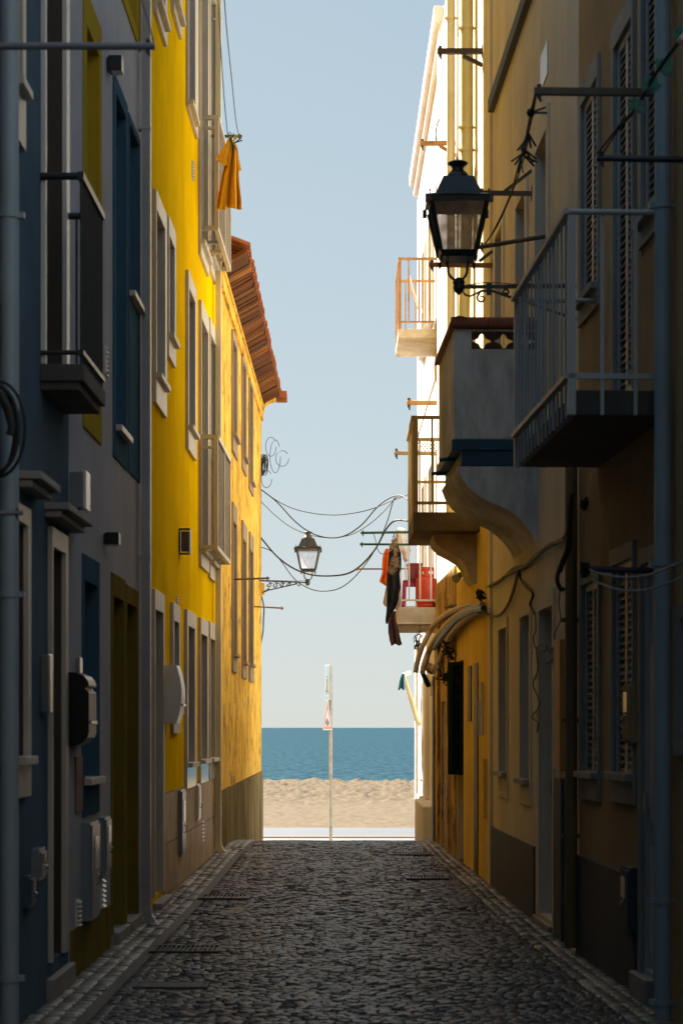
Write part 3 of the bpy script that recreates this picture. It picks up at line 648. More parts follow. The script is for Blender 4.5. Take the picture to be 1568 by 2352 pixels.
# near side wall with an opening for the pierced block
o0, o1, oz0, oz1 = .02, n - .148, 4.86, 5.01
m.fb(R2, u0, u0 + T, 0, n, zb, oz0); m.fb(R2, u0, u0 + T, n - .148, n, oz0, zt); m.fb(R2, u0, u0 + T, 0, n - .148, oz1, zt)
m.fb(R2, u1 - T, u1, 0, n, zb, zt); m.fb(R2, u0 + T, u1 - T, n - T, n, zb, zt); m.fb(R2, u0 + T, u1 - T, 0, n - T, zb, zb + .08)
bo = m.build('balcony', 'white_stucco', r2, .006)
m = MB(); q = (n - .148) / 3
for i in range(3):
    a, c = q * i, q * (i + 1); cx = (a + c) / 2; cz = (oz0 + oz1) / 2; hz = (oz1 - oz0) / 2; N_ = 32
    out = []; inn = []
    for k in range(N_):
        t = 2 * math.pi * k / N_; ct, st = math.cos(t), math.sin(t); rr_ = .052 + .015 * math.cos(4 * t) + .003 * math.cos(8 * t)
        sc = 1 / max(abs(ct) / (q / 2), abs(st) / hz); out.append((cx + ct * sc, cz + st * sc)); inn.append((cx + ct * rr_ * 1.18, cz + st * rr_ * .98))
    vs = [R2.P(u0 + du, a_, z_) for du in (.015, .07) for ring in (out, inn) for a_, z_ in ring]
    fs = []
    for k in range(N_):
        k2 = (k + 1) % N_
        fs += [(k, k2, N_ + k2, N_ + k), (2 * N_ + k, 2 * N_ + k2, 3 * N_ + k2, 3 * N_ + k), (N_ + k, N_ + k2, 3 * N_ + k2, 3 * N_ + k)]
    m.add(vs, fs)
m.build('pierced_block', 'breeze', bo)
m = MB()
def cop(a, c, w_=.085):
    a = Vector(a); c = Vector(c); d = (c - a).normalized(); x = d.cross(Vector((0, 0, 1))); seg = 8
    pts = [(math.cos(math.pi * k / seg) * w_, math.sin(math.pi * k / seg) * .075) for k in range(seg + 1)] + [(-w_, -.03), (w_, -.03)]
    L_ = (c - a).length; k = 0; s_ = 0
    while s_ < L_ - .01:
        e = min(L_, s_ + .42); m.prism([a + d * s_ + x * p[0] + Vector((0, 0, p[1])) for p in pts], d * (e - s_ - .008), True); s_ = e
cop(R2.P(u0 + .045, 0, 5.065), R2.P(u0 + .045, n + .03, 5.065)); cop(R2.P(u0 - .03, n - .045, 5.062), R2.P(u1 + .03, n - .045, 5.062)); cop(R2.P(u1 - .045, 0, 5.065), R2.P(u1 - .045, n + .02, 5.065))
m.build('coping', 'terracotta', bo)
m = MB(); m.fb(R2, u0 - .02, u1 + .02, 0, n + .02, 4.0, 4.093); m.fb(R2, u0 - .005, u1 + .005, 0, n - .06, 3.87, 3.998)
for uu in (u0 + .5, u1 - .25): m.tube([R2.P(uu, n - .05, 4.0), R2.P(uu, n + .09, 3.985)], .018, 8)
m.build('blue_moulding', 'navy', bo, .004)
cur = [(1049, 1072), (1057, 1093), (1074, 1119), (1101, 1141), (1127, 1154), (1166, 1171), (1188, 1187), (1206, 1205), (1219, 1222), (1232, 1246)]
poly = [R2.P(u0, (1232 - x) * 17 / FPX, EYE + (1671 - y) * 17 / FPX) for x, y in cur] + [R2.P(u0, 0, 3.868)]
m = MB(); m.prism(poly, R2.P(u1, 0, 0) - R2.P(u0, 0, 0)); m.build('corbel', 'white_stucco', bo, .004)

r3 = building('narrow_ochre_house', 'narrow ochre yellow house with olive railed balcony on a scroll corbel', R3)
R3.holes.append((R3.u(1065), R3.u(1050), R3.z(1065, 1990), R3.z(1065, 1515), .16))
wall(R3, r3, 'pale_ochre', 11.0)
m = MB(); u0, u1 = R3.u(1065), R3.u(1050); m.fb(R3, u0, u1, -.19, -.14, R3.z(1065, 1990), R3.z(1065, 1515)); m.build('door', 'wood_brown', r3)
m = MB(); m.fb(R3, R3.u(1099), R3.u(1091), 0, .018, 0, R3.z(1099, 1522)); m.fb(R3, R3.u(1084), R3.u(1077), 0, .02, R3.z(1084, 1656), R3.z(1084, 1529)); m.build('cable_channel', 'wood_dark', r3)
m = MB(); ua_, ub_, da_, db_ = R3.u(1124, .004), R3.uY(24.09), R3.u(1065), R3.u(1050)
m.fb(R3, ua_, da_, 0, .005, -.2, 4.6); m.fb(R3, db_, ub_, 0, .005, -.2, 4.6); m.fb(R3, da_, db_, 0, .005, R3.z(1065, 1515), 4.6); m.build('lower_render', 'ochre_wall', r3)
m = MB(); m.fb(R3, R3.u(1131), R3.u(1125), 0, .03, -.1, 11.0); m.build('pilaster', 'pale_ochre', r3)
# louvred shutter leaf standing open
a = P(1064, 1519, 23.4); c = P(1031, 1519, 23.85); zt, zb = P(1064, 1519, 23.4).z, P(1064, 1781, 23.4).z
d = (c - a); d.z = 0; L_ = d.length; d.normalize(); nrm = Vector((d.y, -d.x, 0))
def SP(s_, t, z): q_ = Vector((a.x, a.y, 0)) + d * s_ + nrm * t; return Vector((q_.x, q_.y, z))
m = MB()
def sbx(s0, s1, t0, t1, z0, z1): m.hexa([SP(s_, t, z) for z in (z0, z1) for s_, t in ((s0, t0), (s1, t0), (s1, t1), (s0, t1))])
sbx(0, .035, -.018, .018, zb, zt); sbx(L_ * .66, L_, -.018, .018, zb, zt); sbx(.035, L_ * .66, -.018, .018, zt - .05, zt); sbx(.035, L_ * .66, -.018, .018, zb, zb + .05)
sbx(.035, L_ * .66, .017, .022, zb + .05, zt - .05)
z = zb + .06
while z < zt - .08:
    m.hexa([SP(s_, t, z + dz + (.04 if t < 0 else 0)) for dz in (0, .008) for s_, t in ((.035, -.015), (L_ * .66, -.015), (L_ * .66, .016), (.035, .016))]); z += .07
m.build('shutter_leaf', 'green_shutter', r3)
# balcony with olive railing
Xf = .775; Yn, Yf = 21.7, 23.4; zs0, zs1 = 3.775, 3.985
m = MB(); m.hexa([(Xf, Yn, zs0), (1.60, Yn, zs0), (1.50, Yf, zs0), (Xf, Yf, zs0), (Xf, Yn, zs1), (1.60, Yn, zs1), (1.50, Yf, zs1), (Xf, Yf, zs1)])
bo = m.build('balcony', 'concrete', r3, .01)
cur = [(255, 183), (262, 225), (300, 265), (350, 290), (400, 320), (430, 360), (440, 400), (470, 440), (503, 462)]
poly = [P(882 + x * .4375, 1143.4 + y * .4375, 22.0) for x, y in cur]; wx = poly[-1].x
poly += [Vector((wx + .12, 22.0, poly[-1].z)), Vector((wx + .12, 22.0, 3.773)), Vector((poly[0].x, 22.0, 3.773))]
m = MB(); m.prism(poly, (0, .9, 0)); m.build('corbel', 'corbel_plaster', bo, .006)
m = MB(); zt = 5.03
def bx(x0, x1, y0, y1, z0, z1): m.box(x0, x1, y0, y1, z0, z1)
for z0, z1 in ((zt - .035, zt), (4.50, 4.53), (4.07, 4.10)):
    if z0 > 4.6: bx(Xf - .02, Xf + .03, Yn, Yf, z0, z1)
    if z0 != 4.50: bx(Xf + .032, 1.50, Yn, Yn + .04, z0, z1)
    bx(Xf + .032, 1.45, Yf - .04, Yf, z0, z1)
bx(Xf - .002, Xf + .055, Yn, Yn + .05, zs1, zt - .035); bx(Xf, Xf + .04, Yf - .05, Yf, zs1, zt - .035)
for i in range(1, 12): yy = Yn + (Yf - Yn) * i / 12; bx(Xf + .005, Xf + .025, yy - .01, yy + .01, zs1, zt - .035)
for x in (.97, 1.13, 1.29): bx(x, x + .022, Yn + .01, Yn + .03, 4.10, zt - .035); bx(x - .07, x - .05, Yf - .03, Yf - .01, 4.10, zt - .035)
m.build('railing', 'olive_paint', bo)

r4 = building('flaking_house', 'narrow weathered house front with flaking brown plaster before the white house', R4)
R4.holes.append((R4.u(1030), R4.u(1018), -.2, R4.z(1030, 1610), .12))
wall(R4, r4, 'white_wall', 11.0)
m = MB(); m.fb(R4, R4.u(1018) + .0, R4.uY(27.58), 0, .025, -.3, 3.6); m.fb(R4, R4.uY(24.12), R4.u(1030), 0, .025, -.3, 3.6); m.fb(R4, R4.u(1030), R4.u(1018), 0, .025, R4.z(1030, 1610), 3.6); m.build('flaking_plaster', 'flaky_wall', r4)
m = MB(); m.fb(R4, R4.u(1030), R4.u(1018), -.15, -.10, -.2, R4.z(1030, 1610)); m.build('door', 'wood_brown', r4)
m = MB(); m.fb(R4, R4.u(1014), R4.u(1008), 0.02, .06, -.2, 3.0); m.fb(R4, R4.u(1036), R4.u(1031), 0.02, .05, -.2, 3.0); m.build('pilaster', 'flaky_wall', r4, .01)

r5 = building('white_house', 'tall white house on the sunlit sea end of the right side with double moulded cornice', R5)
def w5(Ya, Yb, z0, z1, kind='casement', sm='white_wall', dep=.14, sill=True, name='window'):
    u0, u1 = R5.uY(Ya), R5.uY(Yb); pn = 784 + (R5.a + R5.b * Ya) / Ya * FPX; pf = 784 + (R5.a + R5.b * Yb) / Yb * FPX
    return window(R5, r5, pn, pf, 0, 0, dep, kind, (pn + 1.5, pf - 1.5, 1671 - (z1 + .14 - EYE) * FPX / Ya, None), sm, sill, 'wood_brown', .04, name, zt=z1, zb=z0)
for Ya in (29.2, 31.6, 34.0):
    w5(Ya, Ya + 1.0, 4.0 if Ya != 29.2 else 3.45, 5.7); w5(Ya, Ya + 1.0, 7.9 if Ya != 29.2 else 7.45, 9.6)
w5(28.2, 29.0, -.1, 2.5, 'door', name='door'); w5(34.2, 35.0, .75, 2.4)
wall(R5, r5, 'white_wall', 11.7)
m = MB(); ua, ub = R5.uY(28.0), R5.uY(36.62)
m.fb(R5, ua, ub, 0, .07, 11.35, 11.5); m.fb(R5, ua, ub, 0, .14, 11.52, 11.75); m.fb(R5, ua, ub, 0, .1, 11.5, 11.52)
m.build('cornice', 'white_wall', r5, .02)
m = MB(); m.fb(R5, R5.uY(27.9), R5.uY(36.52), .0, .02, 6.9, 7.15); m.build('string_course', 'white_wall', r5, .006)
m = MB()
m.fb(R5, R5.uY(28.0), R5.uY(28.08), 0, .13, -.3, 2.25); m.build('dark_jamb', 'wood_dark', r5)
m = MB(); m.fb(R4, R4.uY(27.25), R4.uY(27.57), .026, .075, -.3, 2.35); m.build('dark_pilaster', 'wood_dark', r4)
m = MB(); m.box(1.193, 1.50, 29.5, 32.7, -.9, .49); m.box(1.28, 1.50, 32.7, 34.2, -.9, .52); m.build('buttress', 'white_wall', r5, .02)
m = MB(); m.fb(R5, R5.uY(32.2), R5.uY(33.3), 0, .06, .5, 2.5); m.fb(R5, R5.uY(36.2), R5.uY(36.5), 0, .05, -.9, 3.2); m.fb(R5, R5.uY(29.4), R5.uY(29.55), 0, .07, .49, 2.6); m.build('pilaster', 'white_wall', r5, .006)
def far_balcony(Yn, Yf, Xf, z0, z1, zr, m_slab, m_rail, inter=None, mould=False):
    m = MB(); m.box(Xf, R5.a + R5.b * Yn + .03, Yn, Yf, z0, z1)
    if mould: m.box(Xf - .03, R5.a + R5.b * Yn + .03, Yn - .03, Yf + .03, z0 - .035, z0 - .001); m.box(Xf + .02, R5.a + R5.b * Yn + .03, Yn + .02, Yf - .02, z0 - .08, z0 - .036)
    o = m.build('balcony', m_slab, r5, .008)
    m = MB(); X1 = R5.a + R5.b * Yn
    for yy in (Yn + .01, Yf - .04):
        m.box(Xf + .01, X1, yy, yy + .03, zr - .035, zr); m.box(Xf + .01, X1, yy, yy + .025, z1 + .09, z1 + .115)
        for i in range(1, 4): x = Xf + (X1 - Xf) * i / 4; m.box(x - .011, x + .011, yy + .002, yy + .022, z1 + .115, zr - .035)
    m.box(Xf, Xf + .04, Yn + .04, Yf - .04, zr - .03, zr); m.box(Xf + .002, Xf + .038, Yn + .04, Yf - .04, z1 + .09, z1 + .115)
    for yy in (Yn + .0, Yf - .045): m.box(Xf + .0, Xf + .045, yy, yy + .045, z1, zr)
    for i in range(1, 11): yy = Yn + (Yf - Yn) * i / 11; m.box(Xf + .01, Xf + .03, yy - .01, yy + .01, z1 + .115, zr - .03)
    m.build('railing', m_rail, o)
far_balcony(29.0, 30.5, .82, 7.29, 7.425, 8.46, 'slab_white', 'rust_paint')
M['pink_rail'] = mat('pale_painted_rail', (.66, .56, .46), .5, dirt=(.4, .3, .2), amt=.3)
far_balcony(28.5, 30.1, .805, 3.15, 3.36, 4.44, 'slab_white', 'pink_rail', mould=True)

# ================================================================== DRAINPIPES
def clampring(mb, c, r_, m=.02): mb.tube([c - Vector((0, 0, m)), c + Vector((0, 0, m))], r_, 14)
def round_pipe(label, px, F, dia, z0, z1, m, clamps, off=.02, group=None):
    n = off + dia / 2; Yc = F.Y(px, n); X = (px - 784) / FPX * Yc; r0 = Vector((X, Yc, 0))
    t = thing('drainpipe', (X, Yc, z0), label, 'drainpipe', group)
    a = MB(); a.tube([Vector((X, Yc, z)) for z in (z0, (z0 + z1) / 2, z1)], dia / 2, 18); a.build('pipe', m, t)
    for y in clamps:
        z = EYE - (y - 1671) / FPX * Yc; c = MB(); clampring(c, Vector((X, Yc, z)), dia / 2 + .008, .016)
        nv = Vector((F.n.x, F.n.y, 0)); dv = Vector((F.d.x, F.d.y, 0))
        c.bar(Vector((X, Yc, z)) + nv * (dia / 2) - nv * .0, Vector((X, Yc, z)) + nv * (dia / 2 + .03), .03); c.bar(Vector((X, Yc, z)), Vector((X, Yc, z)) - nv * n, .02)
        c.build('clamp', m, t)
    return t
round_pipe('thick blue-grey round downpipe at the left edge of the picture', 22, L0, .10, .0, 8.7, 'blue_pipe', (495, 1365, 2247))
round_pipe('thick pale blue-grey round downpipe in front of the tan house at the right', 1521, R1, .095, .0, 7.9, 'blue_pipe', (473, 1294, 2069, 2302))
round_pipe('brown round downpipe between the cream house and the tan house', 1311, R1, .09, .06, 3.6, 'brown_pipe', (1424, 1655, 1920))
round_pipe('pale yellow round downpipe with fewer clamps beside the white cornice', 1035, R4, .10, 4.1, 11, 'cream_pipe', (42,))
t = round_pipe('thick yellow round downpipe with a bend, above the big street lamp', 1072, R3, .135, 7.3, 11.5, 'yellow_pipe', (65, 293, 345))
Yc = R3.Y(1072, .0875); X = (1072 - 784) / FPX * Yc
m = MB(); zc = EYE - (382 - 1671) / FPX * Yc
m.tube([(X, Yc, 7.32), (X, Yc, zc + .1), (X + .01, Yc + .1, zc - .1), (X + .012, Yc + .16, zc - .35), (X - .02, Yc + .2, 6.3), (X - .02, Yc + .2, 4.2)], .066, 16); m.build('lower_pipe', 'yellow_pipe', t)
def square_pipe(label, px0, px1, F, z1, m, zend, clamps, kick=.16, wd=.09):
    n1 = .10; Yc = F.Y(px1, n1); uc = F.u(px1, n1)
    t = thing('drainpipe', F.P(uc, 0, zend), label, 'drainpipe')
    a = MB(); n0 = .03
    prof = []
    K = 7
    for i in range(K): a.fb(F, uc - wd, uc, n0 + (n1 - n0) * i / K, n0 + (n1 - n0) * (i + .62) / K, zend + .14, z1); a.fb(F, uc - wd + .003, uc - .003, n0 + (n1 - n0) * (i + .62) / K, n0 + (n1 - n0) * (i + 1) / K, zend + .14, z1)
    a.build('pipe', m, t)
    a = MB(); ring = []
    for k in range(7):
        th = math.pi / 2 * k / 6 * .78; c_n = n0 + .035 + kick * (1 - math.cos(th)) * .8; c_z = zend + .14 - kick * math.sin(th); 
        rr_ = (n1 - n0) / 2 + (.004 if k % 2 else 0)
        ring.append([F.P(uc - wd * q - (.002 if k % 2 else 0) * (1 if q else -1), c_n + s_ * rr_ * math.cos(th), c_z + s_ * rr_ * math.sin(th)) for q, s_ in ((0, -1), (1, -1), (1, 1), (0, 1))])
    vs = [v for r_ in ring for v in r_]; a.add(vs, [(i * 4 + k, i * 4 + (k + 1) % 4, i * 4 + 4 + (k + 1) % 4, i * 4 + 4 + k) for i in range(6) for k in range(4)]); a.build('elbow', m, t, solid=.004)
    for y in clamps:
        z = EYE - (y - 1671) / FPX * Yc; c = MB(); c.fb(F, uc - wd - .004, uc + .004, 0, n1 + .004, z - .012, z + .012); c.build('clamp', m, t)
square_pipe('grey ribbed square downpipe between the grey house and the yellow house', 330, 348, L2, 8.8, 'pvc_grey', .0, (300, 1283, 2030), .2)
square_pipe('cream ribbed square downpipe at the far corner of the yellow house', 497, 509, L2, 14, 'cream_pipe', .08, (50, 778, 1480, 1840), .16, .10)
m = MB(); uc = L1.u(327)
m.tube([L1.P(uc, .015, .3), L1.P(uc, .015, 8.7)], .008, 6)
for y in (216, 368, 720, 845, 1244, 1392, 1565, 1700, 1990): z = L1.z(327, y); m.fb(L1, uc - .015, uc + .015, 0, .03, z - .012, z + .012)
tag(m.build('wall_cable', 'cable'), 'thin black cable with clips running down beside the grey square downpipe', 'cable')

# ================================================================== STREET LAMPS
M['lamp_glass'] = None
def glass(lo, hi, tint):
    m = bpy.data.materials.new('dusty_glass'); m.use_nodes = True; t = m.node_tree; N = t.nodes; L = t.links; N.remove(N['Principled BSDF'])
    tr = N.new('ShaderNodeBsdfTransparent'); tr.inputs[0].default_value = (.93, .91, .91, 1); df = N.new('ShaderNodeBsdfTranslucent'); df.inputs[0].default_value = (*tint, 1); gl = N.new('ShaderNodeBsdfGlossy'); gl.inputs['Roughness'].default_value = .1
    geo = N.new('ShaderNodeNewGeometry'); n = N.new('ShaderNodeTexNoise'); n.inputs['Scale'].default_value = 14; n.inputs['Detail'].default_value = 6; L.new(geo.outputs['Position'], n.inputs['Vector'])
    mr = N.new('ShaderNodeMapRange'); mr.inputs['From Min'].default_value = .3; mr.inputs['From Max'].default_value = .75; mr.inputs['To Min'].default_value = lo; mr.inputs['To Max'].default_value = hi; L.new(n.outputs[0], mr.inputs['Value'])
    a = N.new('ShaderNodeMixShader'); L.new(mr.outputs[0], a.inputs[0]); L.new(tr.outputs[0], a.inputs[1]); L.new(df.outputs[0], a.inputs[2])
    b = N.new('ShaderNodeMixShader'); b.inputs[0].default_value = .06; L.new(a.outputs[0], b.inputs[1]); L.new(gl.outputs[0], b.inputs[2]); L.new(b.outputs[0], N['Material Output'].inputs[0]); return m
M['lamp_glass'] = glass(.45, .85, (.60, .54, .54)); M['far_glass'] = glass(.08, .3, (.7, .7, .7))
def spiral(c, r0, r1, a0, a1, xd, n=22): return [Vector(c) + Vector((xd * math.cos(a0 + (a1 - a0) * i / n), 0, math.sin(a0 + (a1 - a0) * i / n))) * (r0 + (r1 - r0) * i / n) for i in range(n + 1)]
def lamp(c, side, arm, style, label, tint='lamp_metal', rot=0):
    """c = lantern axis at the bottom frame; side=+1: wall on the right"""
    cx, cy, cz = c; U = .000583
    t = thing('street_lamp', (cx + side * arm, cy, cz - .2), label, 'street lamp', 'wall street lamps')
    def z(y): return cz + (1400 - y) * U
    m = MB(); C = Vector((cx, cy, 0)); pr = [(0, 185), (8, 190), (10, 205), (6, 215), (12, 225), (60, 232), (125, 262), (128, 275), (80, 310), (70, 340), (78, 350), (74, 360), (110, 385), (140, 430), (160, 470), (150, 480)]
    m.lathe(C, [(r_ * U, z(y)) for r_, y in pr], 24); m.build('cap', tint, t)
    m = MB(); m.frustum(C, 290 * U, z(705), 188 * U, z(470)); m.frustum(C, 400 * U, z(752), 290 * U, z(706)); m.frustum(C, 352 * U, z(822), 362 * U, z(753))
    for sx in (-1, 1):
        for sy in (-1, 1):
            k = C + Vector((sx * 365 * U, sy * 365 * U, 0)); m.lathe(k, [(0, z(680)), (14 * U, z(685)), (14 * U, z(705)), (7 * U, z(715)), (9 * U, z(750))], 8)
            k = C + Vector((sx * 395 * U, sy * 395 * U, 0)); m.box(k.x - 30 * U, k.x + 22 * U, k.y - 26 * U, k.y + 26 * U, z(855), z(753))
    m.build('roof', tint, t, .002)
    m = MB()
    for sx in (-1, 1):
        for sy in (-1, 1): m.bar(C + Vector((sx * 345 * U, sy * 345 * U, z(822))), C + Vector((sx * 225 * U, sy * 225 * U, z(1400))), 46 * U)
    m.frustum(C, 205 * U, z(1480), 240 * U, z(1400))
    for sx in (-1, 1):
        for sy in (-1, 1): k = C + Vector((sx * 215 * U, sy * 215 * U, 0)); m.lathe(k, [(0, z(1550)), (12 * U, z(1545)), (18 * U, z(1520)), (26 * U, z(1470))], 8)
    m.build('frame', tint, t, .002)
    m = MB()
    for sx, sy in ((0, -1), (1, 0), (0, 1), (-1, 0)):
        q = []
        for h, y in ((330, 822), (212, 1400)):
            for e in (-1, 1): q.append(C + Vector(((sx * h if sx else e * h) * U, (sy * h if sy else e * h) * U, z(y))))
        m.add(q, [(0, 1, 3, 2)])
    m.build('glass', 'lamp_glass' if style == 0 else 'far_glass', t)
    m = MB()
    for s_ in (-1, 1): m.tube([C + Vector((x * s_ * U, 0, z(y))) for x, y in ((125, 1490), (135, 1530), (120, 1580), (118, 1640), (95, 1690), (55, 1725), (20, 1740))], 17 * U, 8)
    m.lathe(C + Vector((15 * U * side, 0, 0)), [(0, z(1700)), (40 * U, z(1712)), (72 * U, z(1745)), (78 * U, z(1775)), (64 * U, z(1800)), (76 * U, z(1830)), (60 * U, z(1880)), (30 * U, z(1905)), (18 * U, z(1920)), (0, z(1922))], 16)
    m.build('cradle', tint, t)
    m = MB(); S = side
    def q(x, y): return C + Vector((S * x * U, 0, z(y)))
    A = arm / U
    if style == 0:
        m.bar(q(60, 1822), q(A, 1815), 42 * U); m.box(min(q(360, 0).x, q(425, 0).x), max(q(360, 0).x, q(425, 0).x), cy - .022, cy + .022, z(1920), z(1775))
        m.tube([q(70, 1890), q(100, 1925), q(160, 1938), q(230, 1905), q(300, 1870), q(380, 1868)], 13 * U, 8)
        m.tube(spiral(q(300, 1965), 62 * U, 18 * U, 2.0, 8.6, S) , [(14 - i * .2) * U for i in range(23)], 8); m.tube([q(262, 1905), q(300, 1875), q(400, 1880)], 13 * U)
        m.bar(q(420, 1870), q(A, 2230), 30 * U); m.tube(spiral(q(610, 1890), 45 * U, 12 * U, 3.4, -3.2, S), 13 * U, 8)
        m.tube(spiral(q(820, 1930), 90 * U, 20 * U, 1.6, 8.2, S), 14 * U, 8)
        m.tube([q(80, 1800), q(180, 1790), q(330, 1768), q(500, 1772), q(700, 1788), q(A, 1790)], 6 * U, 6)
    else:
        m.bar(q(40, 1815), q(A, 1760), 40 * U); m.bar(q(330, 1850), q(A - 160, 2080), 36 * U); m.tube([q(A - 300, 2000), q(A - 200, 2080), q(A - 80, 2130)], 26 * U, 8)
        for x, y, r_ in ((620, 1880, 62), (830, 1880, 72), (1030, 1905, 88), (1220, 1900, 80)):
            m.tube(spiral(q(x, y), r_ * U, 15 * U, 1.57, 8.4, S), 17 * U, 8); m.tube([q(x - r_ * 1.7, 1840), q(x - r_ * .8, 1830), q(x, y - r_)], 17 * U, 6)
        m.tube(spiral(q(290, 1890), 55 * U, 12 * U, 1.4, 8.2, S), 13 * U, 8); m.bar(q(380, 1790), q(380, 1880), 50 * U); m.tube([q(60, 1780), q(120, 1740), q(300, 1770), q(A, 1740)], 6 * U, 6)
    m.build('arm', tint, t)
    m = MB(); wx = cx + S * arm; m.box(min(wx, wx + S * .03), max(wx, wx + S * .03), cy - .05, cy + .05, z(2260), z(1720)); m.build('wall_plate', tint, t, .004)
    return t
c = P(1050.5, 326.7 + 1400 * .1823, 14.7)
lamp((c.x, c.y, c.z), 1, (R2.a + R2.b * 14.7) - c.x, 0, 'large dark green-black street lamp with tapering glass lantern above the railed balcony on the right')
M['lamp_far'] = mat('lamp_grey_green', (.03, .035, .033), .5, dirt=(.2, .12, .05), amt=.35, scale=12)
c = P(707.5, 1307, 36.0)
lamp((c.x, c.y, c.z), -1, c.x - (L3.a + L3.b * 36.0), 1, 'smaller far street lamp on scrolled iron bracket against the sky above the sea', 'lamp_far')

# ================================================================== ROAD SIGN
Ys = 38.0; gx = P(759.5, 1671, Ys).x
t = thing('road_sign', (gx, Ys, -.7), 'tall grey sign post with blue crossing plate above a red-edged warning triangle', 'road sign')
m = MB(); m.tube([(gx, Ys, -.8), (gx, Ys, P(0, 1530, Ys).z)], .03, 12); m.build('pole', 'galv', t)
ang = R(76)   # the plates face the road from the left
pd = Vector((math.cos(ang), math.sin(ang), 0)); pn = Vector((-math.sin(ang), math.cos(ang) * -1, 0)); pn = Vector((-pd.y, pd.x, 0))
if pn.y > 0: pn = -pn
if pn.x > 0: pass
pn = Vector((-abs(pd.y), pd.x if False else -abs(pd.x), 0)); pd = Vector((pn.y, -pn.x, 0)); pd = Vector((-pn.y, pn.x, 0)) * -1
if pd.y < 0: pd = -pd
base = Vector((gx, Ys, 0)) + pn * .055
def sq(s_, n_, z): return base + pd * s_ + pn * n_ + Vector((0, 0, z))
zt, zb = P(0, 1526, Ys).z, P(0, 1607, Ys).z; zm = (zt + zb) / 2; H = (zt - zb) / 2
def plate(poly, n0, n1, name, m_, par, bev=0): q_ = MB(); q_.prism([sq(a, n0, z_) for a, z_ in poly], pn * (n1 - n0)); return q_.build(name, m_, par, bev)
HW = .22
pl = plate([(-HW, zb), (HW, zb), (HW, zt), (-HW, zt)], 0, .012, 'blue_plate', 'sign_white', t, .006)
plate([(-HW + .025, zb + .03), (HW - .025, zb + .03), (HW - .025, zt - .03), (-HW + .025, zt - .03)], .013, .016, 'blue_field', 'sign_blue', pl)
plate([(-HW + .05, zb + .13), (HW - .05, zb + .13), (0, zt - .14)], .017, .020, 'white_triangle', 'sign_white', pl)
pict = MB()
for poly in ([(-.02, zm + .06), (.02, zm + .06), (.025, zm - .08), (-.025, zm - .08)], [(-.03, zm - .08), (.0, zm - .08), (-.05, zm - .19), (-.08, zm - .19)], [(.0, zm - .08), (.03, zm - .08), (.08, zm - .19), (.05, zm - .19)], [(-.015, zm + .08), (.015, zm + .08), (.015, zm + .11), (-.015, zm + .11)]):
    pict.prism([sq(a, .021, z_) for a, z_ in poly], pn * .003)
for a in (-.09, -.02, .05): pict.prism([sq(a, .021, zb + .15), sq(a + .04, .021, zb + .15), sq(a + .04, .021, zb + .17), sq(a, .021, zb + .17)], pn * .003)
pict.build('walker_symbol', 'sign_dark', pl)
zt2, zb2 = P(0, 1608, Ys).z, P(0, 1677, Ys).z; HW = .36
pl = plate([(-HW, zb2), (HW, zb2), (HW + .0, zb2 + .04), (.03, zt2), (-.03, zt2), (-HW, zb2 + .04)], 0, .012, 'warning_plate', 'sign_white', t, .006)
q_ = MB()
out = [(-HW + .03, zb2 + .03), (HW - .03, zb2 + .03), (0, zt2 - .03)]; inn = [(-HW + .10, zb2 + .075), (HW - .10, zb2 + .075), (0, zt2 - .13)]
vs = [sq(a, n_, z_) for n_ in (.013, .016) for ring in (out, inn) for a, z_ in ring]
q_.add(vs, [(k, (k + 1) % 3, 3 + (k + 1) % 3, 3 + k) for k in range(3)] + [(6 + k, 6 + (k + 1) % 3, 9 + (k + 1) % 3, 9 + k) for k in range(3)]); q_.build('red_border', 'sign_red', pl)
q_ = MB()
for poly in ([(-.14, zb2 + .12), (-.05, zb2 + .10), (.0, zb2 + .13), (.05, zb2 + .10), (.14, zb2 + .12), (.12, zb2 + .17), (.0, zb2 + .24), (-.12, zb2 + .17)], [(-.03, zb2 + .08), (.03, zb2 + .08), (.03, zb2 + .12), (-.03, zb2 + .12)]): q_.prism([sq(a, .013, z_) for a, z_ in poly], pn * .004)
q_.build('symbol', 'sign_dark', pl)
q_ = MB()
for z_ in (P(0, 1545, Ys).z, P(0, 1592, Ys).z, P(0, 1632, Ys).z, P(0, 1658, Ys).z): q_.tube([(gx, Ys, z_ - .02), (gx, Ys, z_ + .02)], .036, 12); q_.bar(Vector((gx, Ys, z_)), base + Vector((0, 0, z_)), .03)
q_.build('clamps', 'galv', t)

# ================================================================== HANGING WASHING AND POLES
def sheetcloth(name, rows, Y, m, label, cat, fold=.03, nf=3, group=None, seed=1, par=None, cols=18, cv=None, push=0):
    """rows: (py, pxl, pxr)"""
    rr_ = random.Random(seed); ph = rr_.uniform(0, 6); fine = []
    for i in range(len(rows) - 1):
        for k in range(4): t_ = k / 4; fine.append([rows[i][j] * (1 - t_) + rows[i + 1][j] * t_ for j in range(3)])
    fine.append(list(rows[-1])); mb = MB(); vs = []
    for i, (y, l, r_) in enumerate(fine):
        tt = i / (len(fine) - 1)
        for k in range(cols + 1):
            s_ = k / cols; x = l + (r_ - l) * s_; dep = fold * (.25 + tt) * (math.sin(nf * 2 * math.pi * s_ + ph + tt * 1.2) + .4 * math.sin(nf * 4.3 * math.pi * s_ + ph * 2)) + push
            dy = .0 + (2.2 * math.sin(s_ * 9 + ph) if i == len(fine) - 1 else 0)
            vs.append(P(x, y + dy, Y + dep))
    n_ = cols + 1; mb.add(vs, [(i * n_ + k, i * n_ + k + 1, (i + 1) * n_ + k + 1, (i + 1) * n_ + k) for i in range(len(fine) - 1) for k in range(cols)], True)
    return mb
def q4(pts): return [(245 + y * .1806, 441 + l * .1806, 441 + r_ * .1806) for y, l, r_ in pts]
YC = 22.7
